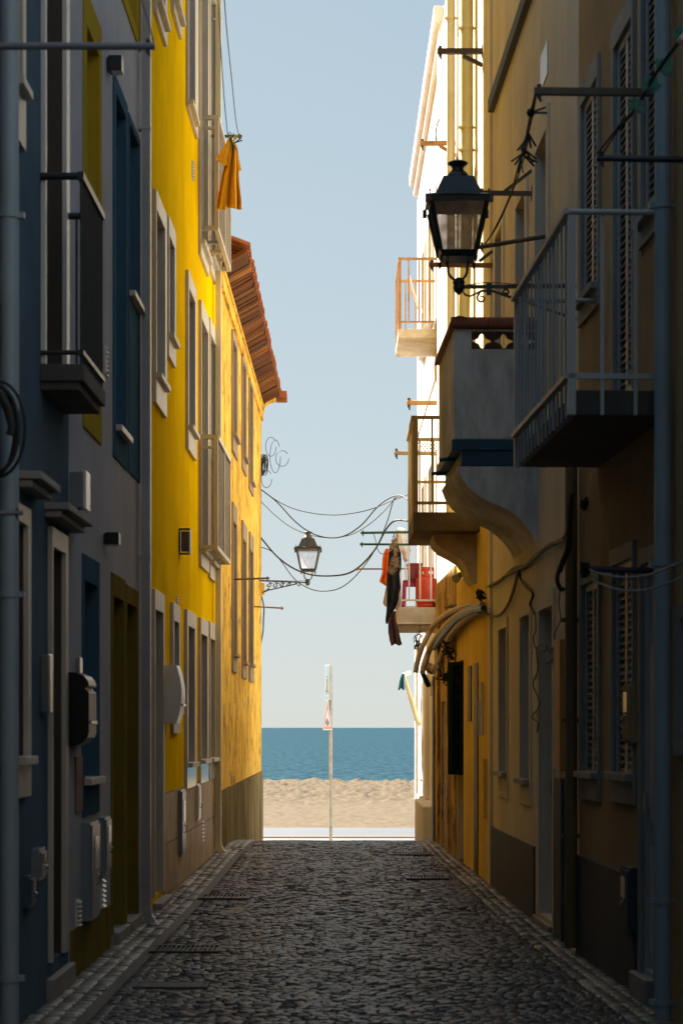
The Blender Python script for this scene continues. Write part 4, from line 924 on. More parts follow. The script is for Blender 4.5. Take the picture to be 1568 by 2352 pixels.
mb = sheetcloth('', q4([(365, 478, 500), (430, 474, 520), (480, 470, 548), (560, 462, 575), (750, 412, 592), (900, 377, 597), (1050, 348, 610), (1180, 325, 626), (1300, 308, 630)]), YC, '', '', '', .07, 2.4, seed=2)
t = thing('hanging_garment', P(520, 489, YC), 'mustard yellow garment pegged on a line beside the upper left balcony', 'clothing')
mb.build('body', 'cloth_yellow', t, solid=.004)
mb = sheetcloth('', q4([(375, 476, 486), (480, 425, 490), (600, 350, 488), (672, 304, 486), (712, 362, 486), (750, 412, 486)]), YC - .05, '', '', '', .02, 1, seed=3); mb.build('sleeve', 'cloth_yellow', t, solid=.004)
mb = sheetcloth('', q4([(470, 535, 560), (530, 545, 580), (640, 560, 592), (815, 598, 625)]), YC + .05, '', '', '', .02, 1, seed=4); mb.build('sleeve', 'cloth_yellow', t, solid=.004)
def pole(F, px_wall, y_wall, px_tip, y_tip, rad, m, label, name='drying_pole', strut=None, sq_=False, group=None, Y=None, hooks=0):
    Yp = Y or F.Y(px_wall); a = P(px_wall, y_wall, Yp); b_ = P(px_tip, y_tip, Yp); s_ = Vector((F.side, 0, 0))
    t = thing(name, a, label, 'pole', group)
    m_ = MB(); a2 = a + s_ * .03
    if sq_: m_.bar(a2, b_, rad * 1.8)
    else: m_.tube([a2, (a2 + b_) / 2, b_], rad, 10)
    m_.build('bar', m, t)
    m_ = MB(); m_.box(min(a.x, a.x + s_.x * .02) - .005, max(a.x, a.x + s_.x * .02) + .005, Yp - .04, Yp + .04, a.z - .06, a.z + .06); m_.build('wall_plate', m, t)
    if strut:
        m_ = MB(); m_.bar(P(strut[0], strut[1], Yp), P(strut[2], strut[3], Yp), rad * 1.3); m_.build('strut', m, t)
    m_ = MB(); e = b_ + (a - b_).normalized() * .03; m_.tube([e - Vector((0, 0, rad * 1.9)), e + Vector((0, 0, rad * 1.9))], rad * .6, 8); m_.tube([e + Vector((0, -.01, -rad * 1.9)), e + Vector((.01, -.01, -rad * 2.9))], rad * .35, 6); m_.build('pulley', 'dark_metal', t)
    return t
pole(L0, -141, 106, 356, 106, .0165, 'pole_grey', 'long grey tube pole crossing the top left corner, nearest of the drying poles', Y=9.0)
pole(L0, -60, 1180, 54, 1178, .012, 'pole_grey', 'short grey pole stub sticking out past the left edge downpipe', Y=9.6)
pole(L2, 481, 313, 556, 313, .0155, 'brown_metal', 'brown pole carrying the mustard yellow garment', sq_=True, Y=24.5)
pole(L3, 533, 1331, 619, 1328, .014, 'brown_metal', 'straight brown bar just left of the far street lamp bracket', Y=28.2)
pole(L3, 583, 1393, 651, 1397, .014, 'rust', 'short rusty bar below the far street lamp')
pole(R1, 1520, 213, 1226, 210, .022, 'brown_metal', 'upper of the two dark poles above the right hand balcony', Y=11.9, sq_=True)
pole(R0, 1640, 368, 1368, 363, .018, 'dark_metal', 'lower dark pole in front of the louvred windows', Y=10.9)
pole(R3, 1107, 118, 1004, 118, .03, 'brown_metal', 'brown bracket arm with strut crossing the yellow downpipe, highest on the right', strut=(1062, 128, 1107, 150), sq_=True)
pole(R4, 1050, 328, 964, 330, .028, 'rust', 'orange rusty bracket arm with strut just above the big lantern', strut=(1010, 336, 1050, 358), sq_=True, Y=24.3)
pole(R2, 1220, 445, 1098, 443, .02, 'brown_metal', 'brown bracket arm to the right of the lantern with raised strut', strut=(1158, 440, 1220, 392), sq_=True)
pole(R2, 1256, 541, 1098, 568, .018, 'brown_metal', 'long tilted dark bar running from the railing to the lantern', strut=(1100, 600, 1130, 577))
pole(R3, 1131, 610, 985, 608, .024, 'rust', 'rusty bar under the lantern above the far balcony rail', sq_=True)
pole(R5, 1012, 925, 934, 925, .035, 'rust', 'rusty pole with wrapped rope between the two far balconies', Y=27.9)
pole(R5, 1012, 1042, 905, 1040, .03, 'olive_paint', 'yellowish pole passing behind the olive balcony rail', Y=27.7)
pole(R5, 1004, 1221, 828, 1224, .018, 'green_hose', 'upper green drying pole above the black jacket', Y=28.25)
pole(R5, 1004, 1251, 826, 1250, .016, 'green_hose', 'lower green drying pole behind the black jacket', Y=28.4)
pole(R5, 1004, 1306, 815, 1307, .012, 'rope', 'thin pale wooden pole behind the orange garment', Y=30.6)
pole(R1, 1504, 1312, 1338, 1306, .018, 'dark_metal', 'dark pole with drooping washing lines below the right hand balcony', Y=11.8)
def line(name, pts, rad, m, label, cat='cable', sub=4, group=None):
    pts = [P(*p) for p in pts]; out_ = []
    for i in range(len(pts) - 1):
        p0 = pts[max(i - 1, 0)]; p1 = pts[i]; p2 = pts[i + 1]; p3 = pts[min(i + 2, len(pts) - 1)]
        for k in range(sub):
            t_ = k / sub; out_.append(.5 * ((2 * p1) + (p2 - p0) * t_ + (2 * p0 - 5 * p1 + 4 * p2 - p3) * t_ * t_ + (3 * p1 - p0 - 3 * p2 + p3) * t_ ** 3))
    out_.append(pts[-1]); m_ = MB(); m_.tube(out_, rad, 6)
    if name is None: return m_
    return tag(m_.build(name, m), label, cat, group)
def peg(mb, c, a, L_=.07):
    d_ = Vector((math.sin(a), .1, math.cos(a))); mb.bar(Vector(c) - d_ * .02, Vector(c) + d_ * L_, .008, .012); d2 = Vector((math.sin(a + .35), .1, math.cos(a + .35))); mb.bar(Vector(c) - d2 * .02, Vector(c) + d2 * L_, .008, .012)
line('washing_line', [(549, 315, 24.45), (541, 270, 23.2), (532, 180, 21.3), (520, 60, 19.8), (512, -60, 19)], .005, 'cable_thin', 'thin washing line rising from the tip of the garment pole', 'washing line')
line('washing_line', [(545, 318, 24.4), (527, 322, 22.7), (519, 270, 22), (511, 170, 21.3), (503, 30, 19.8), (498, -80, 19)], .005, 'cable_thin', 'thin washing line rising from the shoulder of the mustard garment', 'washing line')
for i, (mm, an, px_) in enumerate((('peg_green', -.3, 527), ('peg_green', .1, 530), ('peg_yellow', .2, 537), ('black', .9, 541), ('peg_green', 2.6, 535))):
    m = MB(); peg(m, P(px_, 318 + i * 3, 22.65), an, .08)
    tag(m.build('clothes_peg', mm), ['leftmost green peg on top of the mustard garment', 'second green peg on top of the mustard garment', 'yellow peg on the mustard garment', 'black peg at the right shoulder of the mustard garment', 'green peg pointing down on the mustard garment'][i], 'clothes peg', 'pegs holding the mustard garment')
# pegged line on the right
t = thing('washing_line', P(1228, 218, 11.9), 'knotted washing line with dark pegs sagging from the upper pole to the tilted bar', 'washing line')
m = line(None, [(1229, 222, 11.95), (1222, 262, 12.4), (1213, 305, 13.1), (1207, 345, 13.8), (1195, 385, 14.6), (1172, 450, 15.6), (1140, 520, 16.4), (1112, 562, 16.9)], .007, '', ''); m.build('line', 'cable', t)
m = line(None, [(1227, 222, 11.95), (1217, 262, 12.4), (1206, 320, 13.4), (1190, 380, 14.6), (1168, 455, 15.6), (1136, 524, 16.4), (1110, 566, 16.9)], .006, '', ''); m.build('line', 'cable', t)
for (x, y, Y_, a) in ((1218, 259, 12.3, 1.2), (1212, 305, 13.1, 2.6), (1210, 318, 13.2, -2.8), (1205, 345, 13.8, 2.2), (1201, 352, 13.9, -2.5), (1199, 340, 13.8, .3), (1196, 365, 14.2, 3.0), (1203, 358, 14, 2.0)): m = MB(); peg(m, P(x, y, Y_), a, .10); m.build('peg', 'black', t)
m = MB()
m.lathe(P(1218, 259, 12.3), [(0, -.03), (.02, -.02), (.028, 0), (.02, .02), (0, .03)], 8); m.build('knot', 'black', t)
t = thing('washing_line', P(1372, 356, 10.9), 'washing line with green pegs rising from the lower dark pole to the right edge', 'washing line')
for o_, rr_ in ((0, .006), (7, .005)):
    m = line(None, [(1372 + o_, 352 + o_, 10.9), (1420, 290 + o_, 10.6), (1460, 245 + o_, 10.3), (1490, 190 + o_, 10.0), (1530, 130 + o_, 9.7), (1600, 40 + o_, 9.3)], rr_, '', ''); m.build('line', 'cable', t)
rr_ = random.Random(8)
for (x, y, n_) in ((1525, 150, 12), (1495, 190, 9), (1460, 242, 6), (1565, 75, 8)):
    for k in range(n_): m = MB(); peg(m, P(x + rr_.uniform(-6, 6), y + rr_.uniform(-8, 8), 10), rr_.uniform(1.2, 5), .042); m.build('peg', 'peg_green', t)
line('washing_line', [(1339, 1295, 11.8), (1360, 1312, 11.7), (1420, 1325, 11.5), (1480, 1322, 11.2), (1530, 1305, 10.9), (1600, 1275, 10.6)], .006, 'pvc_grey', 'upper pale washing line drooping across the right downpipe', 'washing line')
line('washing_line', [(1339, 1315, 11.8), (1365, 1335, 11.7), (1420, 1354, 11.5), (1480, 1355, 11.2), (1530, 1340, 10.9), (1600, 1310, 10.6)], .006, 'pvc_grey', 'lower pale washing line drooping across the right downpipe', 'washing line')
m = MB(); rr_ = random.Random(4)
for k in range(9): m.tube([P(1338 + rr_.uniform(-8, 14), 1305 + rr_.uniform(-16, 22), 11.75 + rr_.uniform(-.04, .04)) for _ in range(5)], .007, 6)
tag(m.build('rope_knot', 'cable'), 'tangled dark rope knotted at the end of the lower right pole', 'rope')

# far washing beside the gas-bottle balcony
def z3(pts): return [(1208.7 + y * .13543, 865.7 + l * .13543, 865.7 + r_ * .13543) for y, l, r_ in pts]
YJ = 28.2
mb = sheetcloth('', z3([(380, 150, 205), (450, 112, 200), (560, 90, 200), (700, 84, 200), (780, 88, 195), (860, 62, 190), (940, 38, 180), (975, 90, 170), (1012, 150, 165)]), 28.45, '', '', '', .03, 1.5, seed=5)
tag(mb.build('orange_garment', 'cloth_orange', solid=.006), 'bright orange garment hanging behind the black jacket', 'clothing')
t = thing('jacket', P(905, 1430, YJ), 'black jacket with fur-trimmed hood hanging from the green pole', 'clothing')
mb = sheetcloth('', z3([(330, 225, 360), (440, 192, 398), (560, 186, 410), (720, 182, 408), (800, 166, 378), (900, 162, 385), (1000, 160, 398), (1060, 165, 398), (1150, 168, 370), (1240, 165, 368), (1330, 170, 340), (1400, 165, 300), (1450, 162, 262), (1500, 158, 225), (1560, 150, 190), (1640, 148, 176)]), YJ, '', '', '', .03, 2, seed=6)
mb.build('jacket_body', 'cloth_black', t, solid=.012)
fur = MB(); rr_ = random.Random(9)
for (cx_, cy_, w_, h_, n_) in ((290, 240, 35, 30, 90), (270, 330, 55, 60, 160), (315, 410, 35, 60, 130), (300, 560, 70, 50, 170), (330, 660, 40, 50, 130), (250, 740, 62, 50, 170), (290, 610, 50, 60, 120)):
    for k in range(n_):
        x = cx_ + rr_.gauss(0, .5) * w_; y = cy_ + rr_.gauss(0, .5) * h_; p_ = P(865.7 + x * .13543, 1208.7 + y * .13543, YJ - .05 - rr_.uniform(0, .05))
        a = rr_.uniform(0, 6.28); L_ = rr_.uniform(.02, .045); d_ = Vector((math.cos(a), rr_.uniform(-.8, 0), math.sin(a) - .3)) * L_; s_ = Vector((-math.sin(a), 0, math.cos(a))) * .004
        fur.add([p_ - s_, p_ + s_, p_ + d_], [(0, 1, 2)])
fur.build('fur_hood', 'fur', t)
m = MB(); m.tube([P(903.5, 1240, YJ - .09), P(901, 1250, YJ - .1), P(899, 1262, YJ - .1), P(893, 1268, YJ - .1)], .006, 6); m.tube([P(906, 1240, YJ - .09), P(905.5, 1262, YJ - .1), P(905.7, 1278, YJ - .1)], .006, 6); m.build('drawstring', 'rope', t)
m = MB(); m.tube([P(905, 1222, YJ), P(904.5, 1228, YJ), P(901.5, 1236, YJ), P(905, 1231, YJ), P(908.5, 1239, YJ)], .006, 6); m.build('hanger', 'dark_metal', t)
mb = sheetcloth('', z3([(1040, 150, 175), (1180, 125, 180), (1300, 100, 180), (1330, 118, 180), (1360, 145, 180)]), 28.42, '', '', '', .02, 1, seed=7)
tag(mb.build('beige_garment', 'cloth_beige', solid=.006), 'beige cloth showing left of the black jacket hem', 'clothing')
mb = sheetcloth('', z3([(1440, 245, 320), (1500, 215, 318), (1600, 192, 320), (1700, 190, 345), (1810, 192, 372), (1840, 200, 378), (1940, 214, 400), (2010, 240, 425)]), 28.38, '', '', '', .03, 2, seed=8)
tag(mb.build('patterned_garment', 'cloth_purple', solid=.006), 'dark purple-brown patterned cloth hanging lowest below the balcony slab', 'clothing')
mb = sheetcloth('', z3([(1000, 385, 405), (1200, 365, 402), (1340, 330, 402), (1400, 300, 350)]), 28.40, '', '', '', .02, 1, seed=12)
tag(mb.build('brown_cloth', 'cloth_beige', solid=.006), 'tan cloth edge between the black jacket and the balcony post', 'clothing')
m = MB(); rr_ = random.Random(2); rows_ = []
prof = [(20, 395, 30), (60, 400, 75), (140, 400, 85), (220, 420, 90), (300, 440, 90), (400, 470, 85), (480, 490, 60), (560, 500, 48), (610, 480, 15)]
K = 12
for y, cx_, w_ in prof:
    for k in range(K):
        a = 2 * math.pi * k / K; rad = w_ * (1 + .25 * math.sin(a * 3 + y * .02)); rows_.append(P(865.7 + (cx_ + rad * math.cos(a)) * .13543, 1208.7 + y * .13543, 28.9 + .09 * math.sin(a) * w_ / 80))
m.add(rows_, [(i * K + k, i * K + (k + 1) % K, (i + 1) * K + (k + 1) % K, (i + 1) * K + k) for i in range(len(prof) - 1) for k in range(K)])
tag(m.build('plastic_bag', 'bag'), 'crumpled whitish plastic bag hanging at the corner of the gas bottle balcony', 'bag')
# gas bottle, stool, crate on the balcony
YB = 28.95; zf = 3.362; X = P(978, 0, YB).x; rad = .15
t = thing('gas_bottle', (X, YB, zf), 'orange-red gas bottle standing on the pale far balcony', 'gas bottle')
m = MB(); m.lathe((X, YB, zf), [(0, .06), (.10, .06), (.14, .075), (rad, .11), (rad, .40), (.145, .43), (.11, .465), (.05, .485), (0, .487)], 28); m.build('body', 'gas', t)
m = MB(); m.lathe((X, YB, zf), [(.13, 0), (.135, 0), (.135, .085), (.13, .085)], 28); m.build('foot_ring', 'gas', t)
m = MB()
for k in range(24):
    a0, a1 = 2 * math.pi * k / 24, 2 * math.pi * (k + 1) / 24
    def cp(a, r_, z_): return (X + r_ * math.cos(a), YB + r_ * math.sin(a), zf + z_)
    lo = .46; hi = .60
    segs = [(lo, hi)] if k in (0, 5, 6, 11, 12, 17, 18, 23) else [(lo, .50), (.555, hi)]
    for a_, b_ in segs: m.hexa([cp(a0, .105, a_), cp(a1, .105, a_), cp(a1, .12, a_), cp(a0, .12, a_), cp(a0, .105, b_), cp(a1, .105, b_), cp(a1, .12, b_), cp(a0, .12, b_)])
m.build('collar', 'gas', t)
m = MB(); m.lathe((X, YB, zf), [(0, .56), (.02, .56), (.025, .53), (.018, .48)], 10); m.build('valve', 'dark_metal', t)
X = P(945, 0, 29.2).x; t = thing('plastic_stool', (X, 29.2, zf), 'magenta plastic stool beside the gas bottle on the balcony', 'stool')
m = MB(); m.box(X - .13, X + .13, 29.07, 29.33, .43 - .03 + zf, zf + .43); m.box(X - .12, X + .12, 29.08, 29.11, zf + .33, zf + .40); m.build('seat', 'magenta', t, .01)
for sx in (-1, 1):
    for sy in (-1, 1): m = MB(); m.bar((X + sx * .105, 29.2 + sy * .105, zf + .40), (X + sx * .125, 29.2 + sy * .125, zf), .05, .035); m.build('leg', 'magenta', t)
m = MB(); x0, x1 = P(936, 0, 29.2).x, P(968, 0, 29.2).x; m.box(x0, x1, 29.06, 29.36, zf + .432, zf + .66); m.box(x0 - .01, x1 + .01, 29.05, 29.37, zf + .645, zf + .675); t = tag(m.build('crate', 'dark_red', bevel=.006), 'dark red crate resting on the magenta stool', 'crate')

# ================================================================== CABLES ACROSS THE STREET
def wire(pts, rad, label, m='cable_thin', ya=36.7, yb=29.0):
    n_ = len(pts); x0, x1 = pts[0][0], pts[-1][0]
    line('overhead_cable', [(x, y, ya + (yb - ya) * (x - x0) / (x1 - x0)) for x, y in pts], rad, m, label, 'cable', 5, 'cables slung across the street')
def zc2(x, y): return (522.7 + x * .3333, 996.4 + y * .3333)
wire([zc2(*q) for q in ((225, 380), (330, 455), (450, 515), (600, 550), (740, 560), (880, 545), (1000, 515), (1120, 465), (1215, 430), (1260, 405))], .007, 'highest shallow cable spanning the gap between the far houses')
wire([zc2(*q) for q in ((225, 380), (340, 470), (450, 590), (560, 675), (680, 715), (800, 705), (920, 630), (1030, 505), (1120, 440), (1190, 425), (1240, 455))], .010, 'dark cable dipping behind the cap of the far street lamp', 'cable')
wire([zc2(*q) for q in ((225, 462), (320, 555), (430, 640), (560, 695), (700, 717), (850, 695), (980, 620), (1080, 530), (1150, 450), (1200, 430))], .006, 'thin cable running just below the dipping dark cable')
wire([zc2(*q) for q in ((225, 710), (330, 835), (440, 920), (560, 968), (680, 980), (820, 965), (920, 905), (1020, 790), (1090, 660), (1150, 600), (1240, 600))], .014, 'thickest black cable passing below the far lantern', 'cable')
wire([zc2(*q) for q in ((225, 780), (300, 808), (370, 880), (460, 1000), (560, 1065), (660, 1085), (780, 1060), (900, 960), (1020, 790), (1100, 600), (1145, 450), (1190, 432))], .008, 'lowest cable looping beneath the scrolled lamp bracket')
wire([zc2(*q) for q in ((1005, 690), (1020, 740), (1030, 790), (1055, 825), (1100, 828))], .005, 'short loose wire loop beside the green poles', ya=28.3, yb=28.3)
rr_ = random.Random(21); m = MB()
for k in range(16):
    c = P(606 + rr_.uniform(-4, 4), 1068, 36.6 + rr_.uniform(-.08, .08)); a, b_ = rr_.uniform(.02, .06), rr_.uniform(.12, .20); tl = rr_.uniform(-.25, .1)
    m.tube([c + Vector((a * math.cos(q) + tl * b_ * math.sin(q) * -.8, 0, b_ * math.sin(q))) for q in [2 * math.pi * j / 14 for j in range(15)]], .005, 5)
for cxy in (((648, 1053), 15, 18), ((632, 1048), 12, 38), ((622, 1026), 12, 22), ((612, 1100), 12, 20)):
    (x, y), a, b_ = cxy; m.tube([P(x + a * math.cos(q) , y + b_ * math.sin(q), 36.6) for q in [2 * math.pi * j / 20 for j in range(19)]], .006, 5)
tag(m.build('cable_coil', 'cable'), 'tangled black cable coil with loose loops at the far left corner', 'cable coil')
line('hanging_cable', [(600, 1368, 36.75), (606, 1395, 36.75), (605, 1425, 36.75), (604, 1450, 36.8), (598, 1490, 36.8), (597, 1550, 36.85), (595, 1700, 36.85), (597, 1850, 36.85), (601, 1945, 36.85)], .012, 'cable', 'black cable running down the sea end corner of the ochre house')
m = MB(); c = P(600, 1352, 36.2); m.box(c.x - .07, c.x + .06, 36.12, 36.3, P(0, 1366, 36.2).z, P(0, 1339, 36.2).z); tag(m.build('junction_box', 'ochre_wall', bevel=.006), 'small cream junction box under the far street lamp bracket', 'box')
# coil at left edge
m = MB(); rr_ = random.Random(5)
for k in range(3):
    m.tube([P(-5 + (48 + k * 8) * math.cos(q) * (1 if k != 1 else .7), 985 + (98 + k * 6) * math.sin(q), 10.0 + k * .03) for q in [-1.7 + 3.4 * j / 16 for j in range(17)]], .009 + .002 * (k == 0), 6)
m.tube([P(0, 900, 10), P(20, 940, 10), P(30, 980, 10), P(25, 1000, 10)], .025, 8); tag(m.build('cable_coil', 'cable'), 'thick black cable loops round the left edge downpipe', 'cable coil')
line('wire', [(395 * .0 + 394, 40, 9.2), (350, 90, 9.05), (340, 96, 9.0)], .004, 'cable_thin', 'short wire tied to the end of the long grey pole', 'cable') if False else None
line('washing_line', [(354, 100, 9.0), (344, 60, 9.3), (326, 0, 9.8), (300, -80, 10.5)], .004, 'cable_thin', 'wire rising from the tip of the long grey top pole', 'washing line')

# conduits and ropes on the ochre / flaking walls, right
def zr3(x, y, Y_): return (882 + x * .4375, 1143.4 + y * .4375, Y_)
def YW(x):
    px = 882 + x * .4375
    return R3.Y(px, .06) if px > 1052 else (R4.Y(px, .07) if px > 1006 else 27.7)
cs = [([(515, 560), (430, 572), (330, 610), (260, 670), (205, 770), (175, 860), (165, 918)], .036, 'conduit'),
      ([(510, 575), (440, 590), (360, 640), (290, 710), (240, 790), (210, 870), (200, 920)], .04, 'conduit'),
      ([(505, 580), (430, 600), (345, 655), (280, 730), (235, 810), (222, 870), (232, 905), (262, 915), (290, 870)], .034, 'conduit'),
      ([(500, 590), (420, 640), (350, 720), (320, 780), (290, 850), (255, 900), (240, 880)], .04, 'conduit')]
labs = ['outermost tan conduit of the bundle bending down to the far right corner', 'second tan conduit of the bending bundle', 'third tan conduit with a hooked end at the bottom of the bundle', 'innermost patched tan conduit of the bundle']
for i, (pts, rad, mm) in enumerate(cs):
    n_ = len(pts); line('conduit', [zr3(x, y, YW(x) - (.25 if i % 2 else .1)) for k, (x, y) in enumerate(pts)], rad, mm, labs[i], 'conduit', 5, 'conduits bending down the right wall')
line('hose', [zr3(x, y, YW(x) - .6) for k, (x, y) in enumerate([(522, 580), (470, 590), (400, 625), (340, 680), (290, 740), (262, 790)])], .034, 'green_hose', 'dark green hose curving across the tan conduits', 'hose')
line('hose', [zr3(200, 915, 27.3), zr3(215, 950, 27.4), zr3(232, 985, 27.5)], .04, 'green_hose', 'short green hose end hanging below the conduits', 'hose')
line('pipe_stub', [zr3(322, 575, 24.5), zr3(400, 558, 24.0), zr3(480, 545, 23.5)], .022, 'brown_metal', 'straight dark rod lying over the conduit bundle', 'rod')
def R2Y(x): return R2.Y(882 + x * .4375, .03)
line('rope', [zr3(990, 60, R1.Y(1315, .05)), zr3(965, 150, 14.8), zr3(940, 215, 15.2)] + [zr3(x, y, R2Y(x)) for x, y in ((850, 262), (770, 330), (740, 360), (700, 378), (640, 408), (600, 440), (560, 458))] + [zr3(530, 480, 21.6), zr3(500, 500, 22.2)], .018, 'rope', 'twisted brown rope bundle draped along the cream house', 'rope')
line('rope', [zr3(x, y, R2Y(x) - .03) for x, y in ((950, 225), (860, 250), (790, 318), (745, 352), (680, 370), (630, 415), (580, 452))], .014, 'cable', 'black cable wound with the brown rope bundle on the cream house', 'cable')
line('rope', [zr3(700, 400, R2Y(700)), zr3(680, 480, R2Y(680)), zr3(650, 560, R2Y(650)), zr3(610, 612, R2Y(610)), zr3(570, 622, R2Y(580)), zr3(535, 600, 21.2), zr3(515, 565, 21.9)], .016, 'rope', 'loose sagging loop of rope below the rope bundle', 'rope')
line('wall_cable', [zr3(710, 385, R2Y(710)), zr3(715, 430, R2Y(715)), zr3(745, 470, R2Y(745)), zr3(780, 505, R2Y(780)), zr3(765, 560, R2Y(765)), zr3(790, 610, R2Y(790))], .012, 'cable', 'black cable hooking down from the rope bundle', 'cable')
line('wall_cable', [zr3(x, y, R2Y(x)) for x, y in ((790, 600), (795, 690), (780, 740), (800, 800), (850, 800), (845, 770), (800, 790), (805, 900), (780, 980), (815, 1080), (775, 1150), (805, 1180), (800, 1230))], .006, 'rope', 'thin wavy wire hanging down between the ground floor windows of the cream house', 'cable')
line('wall_cable', [zr3(x, y, R2Y(x)) for x, y in ((925, 460), (915, 560), (925, 640), (890, 720), (905, 770), (870, 800), (880, 850), (850, 870))], .006, 'rope', 'thin looping wire left of the orange cover strip', 'cable')
line('cable_loop', [zr3(x, y, 14.2) for x, y in ((965, 180), (960, 260), (930, 340), (910, 400), (908, 440), (925, 480), (945, 475))], .015, 'cable', 'thick black cable with hooked end beside the brown downpipe', 'cable')
line('cable_loop', [zr3(x, y, 14.2) for x, y in ((985, -20), (975, 60), (972, 200), (968, 270), (940, 330), (918, 390))], .018, 'cable', 'black cable dropping from under the right hand balcony', 'cable')
rr_ = random.Random(33); m = MB()
for (x, y, Y_, s_, n_) in ((500, 510, 22.4, 26, 14), (335, 930, 25.5, 60, 9), (345, 800, 25, 55, 8), (1050, 40, 14.3, 30, 6)):
    m = MB()
    for k in range(n_): m.tube([P(*zr3(x + rr_.gauss(0, .5) * s_, y + rr_.gauss(0, .6) * s_, (YW(x) if x < 600 else Y_) - .1 + rr_.uniform(-.08, .02))) for _ in range(4)], rr_.choice((.006, .01, .014)), 5)
    tag(m.build('cable_tangle', 'cable'), {500: 'knotted dark wires gathered where the conduits leave the ochre wall', 335: 'loose dark wires beside the top of the green louvred shutter', 345: 'dark wires tangled between the conduits and the flaking wall', 1050: 'dark wires bunched under the right hand balcony slab'}[x], 'cables')
m = MB(); rr_ = random.Random(12)
for k in range(14):
    c = P(961 + rr_.uniform(-3, 5), 1480 + rr_.uniform(-20, 14), 28.4); m.tube([c + Vector((rr_.uniform(-.06, .06), 0, rr_.uniform(-.12, .12))) for _ in range(4)], .006, 5)
m.tube([P(964, 1435, 28.4), P(962, 1470, 28.4), P(958, 1510, 28.4), P(956, 1530, 28.4)], .006, 5); tag(m.build('cable_tangle', 'cable'), 'small knot of thin wires under the gas bottle balcony', 'cables')
for i, (x, y) in enumerate((((420, 575), (455, 600)), ((270, 630), (320, 655)), ((215, 800), (255, 815)), ((260, 785), (305, 800)))):
    pass

# ================================================================== SMALL WALL FITTINGS
def fit(name, F, pn, ztop, zbot, wid, n1, m, label, cat, n0=0, bev=.006):
    u0 = F.u(pn); mb_ = MB(); mb_.fb(F, u0, u0 + wid, n0, n1, zbot, ztop); return tag(mb_.build(name, m, bevel=bev), label, cat)
def fz(F, px, y): return F.z(px, y)
# floodlights on the grey house
for (x, y0, y1, lab) in ((244, 126, 161, 'upper black box floodlight on the grey house'), (237, 1222, 1250, 'lower black box floodlight above the blue surround')):
    u0 = L1.u(x); zt, zb = fz(L1, x, y0), fz(L1, x, y1); t = thing('wall_light', L1.P(u0, 0, zb), lab, 'wall light', 'black box lights on the grey house')
    m = MB(); m.fb(L1, u0, u0 + .12, .015, .115, zb, zt); m.build('housing', 'black', t, .004); m = MB(); m.fb(L1, u0 + .02, u0 + .1, 0, .015, zb + .01, zt - .01); m.build('back_plate', 'dark_metal', t)
    m = MB(); m.fb(L1, u0 + .01, u0 + .11, .04, .105, zb - .004, zb - .0005); m.build('lens', 'white_plastic', t)
u0 = L2.u(411); t = thing('wall_light', L2.P(u0, 0, fz(L2, 411, 1272)), 'dark open-framed square wall light on the yellow house', 'wall light')
zt, zb = fz(L2, 411, 1213), fz(L2, 411, 1272); m = MB()
for a in ((0, .015), (.135, .15)): m.fb(L2, u0, u0 + .15, a[0] * .75, a[1] * .75, zb, zt)
m.fb(L2, u0, u0 + .15, .011, .101, zt - .012, zt); m.fb(L2, u0, u0 + .15, .011, .101, zb, zb + .012); m.build('frame', 'black', t); m = MB(); m.fb(L2, u0 + .03, u0 + .12, .02, .09, zb + .03, zt - .03); m.build('shade', 'brown_metal', t)
# junction box on the blue-grey / grey corner
u0 = L1.u(161); t = thing('junction_box', L1.P(u0, 0, fz(L1, 161, 1169)), 'grey junction box with pale lid high on the corner of the grey house', 'box')
m = MB(); m.fb(L1, u0, u0 + .20, 0, .085, fz(L1, 161, 1165), fz(L1, 161, 1083)); m.build('body', 'box_grey', t, .006); m = MB(); m.fb(L1, u0 + .0, u0 + .20, .0855, .105, fz(L1, 161, 1169), fz(L1, 161, 1080)); m.build('lid', 'white_plastic', t, .004)
m = MB(); m.tube([L1.P(u0 + .05, .05, fz(L1, 161, 1165)), L1.P(u0 + .05, .05, fz(L1, 161, 1190)), L1.P(u0 + .03, .04, fz(L1, 161, 1205)), L1.P(u0 + .03, .01, fz(L1, 161, 1220))], .01, 6); m.build('cable', 'cable', t)
# mailboxes with rounded fronts
def mailbox(F, px, yt, yb, dep, wid, m_, label, cut):
    u0 = F.u(px); zt, zb = fz(F, px, yt), fz(F, px, yb); h = zt - zb
    t = thing('mailbox', F.P(u0, 0, zb), label, 'mailbox', 'rounded wall mailboxes'); 
    if cut: prof = [(0, zt), (dep * .45, zt - h * .01), (dep * .75, zt - h * .05), (dep * .93, zt - h * .11), (dep, zt - h * .17), (dep, zt - h * .20), (dep * .80, zt - h * .215), (dep * .86, zt - h * .25), (dep, zt - h * .27), (dep, zt - h * .82), (dep * .93, zt - h * .89), (dep * .7, zt - h * .96), (dep * .4, zb), (0, zb)]
    else: prof = [(0, zt)] + [(dep * (.62 + .38 * math.sin(math.pi * (.08 + .84 * k / 12))), zt - h * (.0 + k / 12)) for k in range(13)] + [(0, zb)]
    m = MB(); m.prism([F.P(u0, n_, z_) for n_, z_ in prof], F.P(u0 + wid, 0, 0) - F.P(u0, 0, 0)); m.build('body', m_, t, .006)
    m = MB(); m.fb(F, u0 + .04, u0 + wid - .04, dep - .004, dep + .012, zb + h * .30, zb + h * .34); m.build('slot', 'steel', t)
    return t
mailbox(L1, 156.5, 1543, 1713, .135, .36, 'black', 'black mailbox with rounded front beside the door of the blue-grey house', True)
mailbox(L2, 375, 1527, 1662, .175, .36, 'white_plastic', 'white mailbox with bulging front beside the door of the yellow house', False)
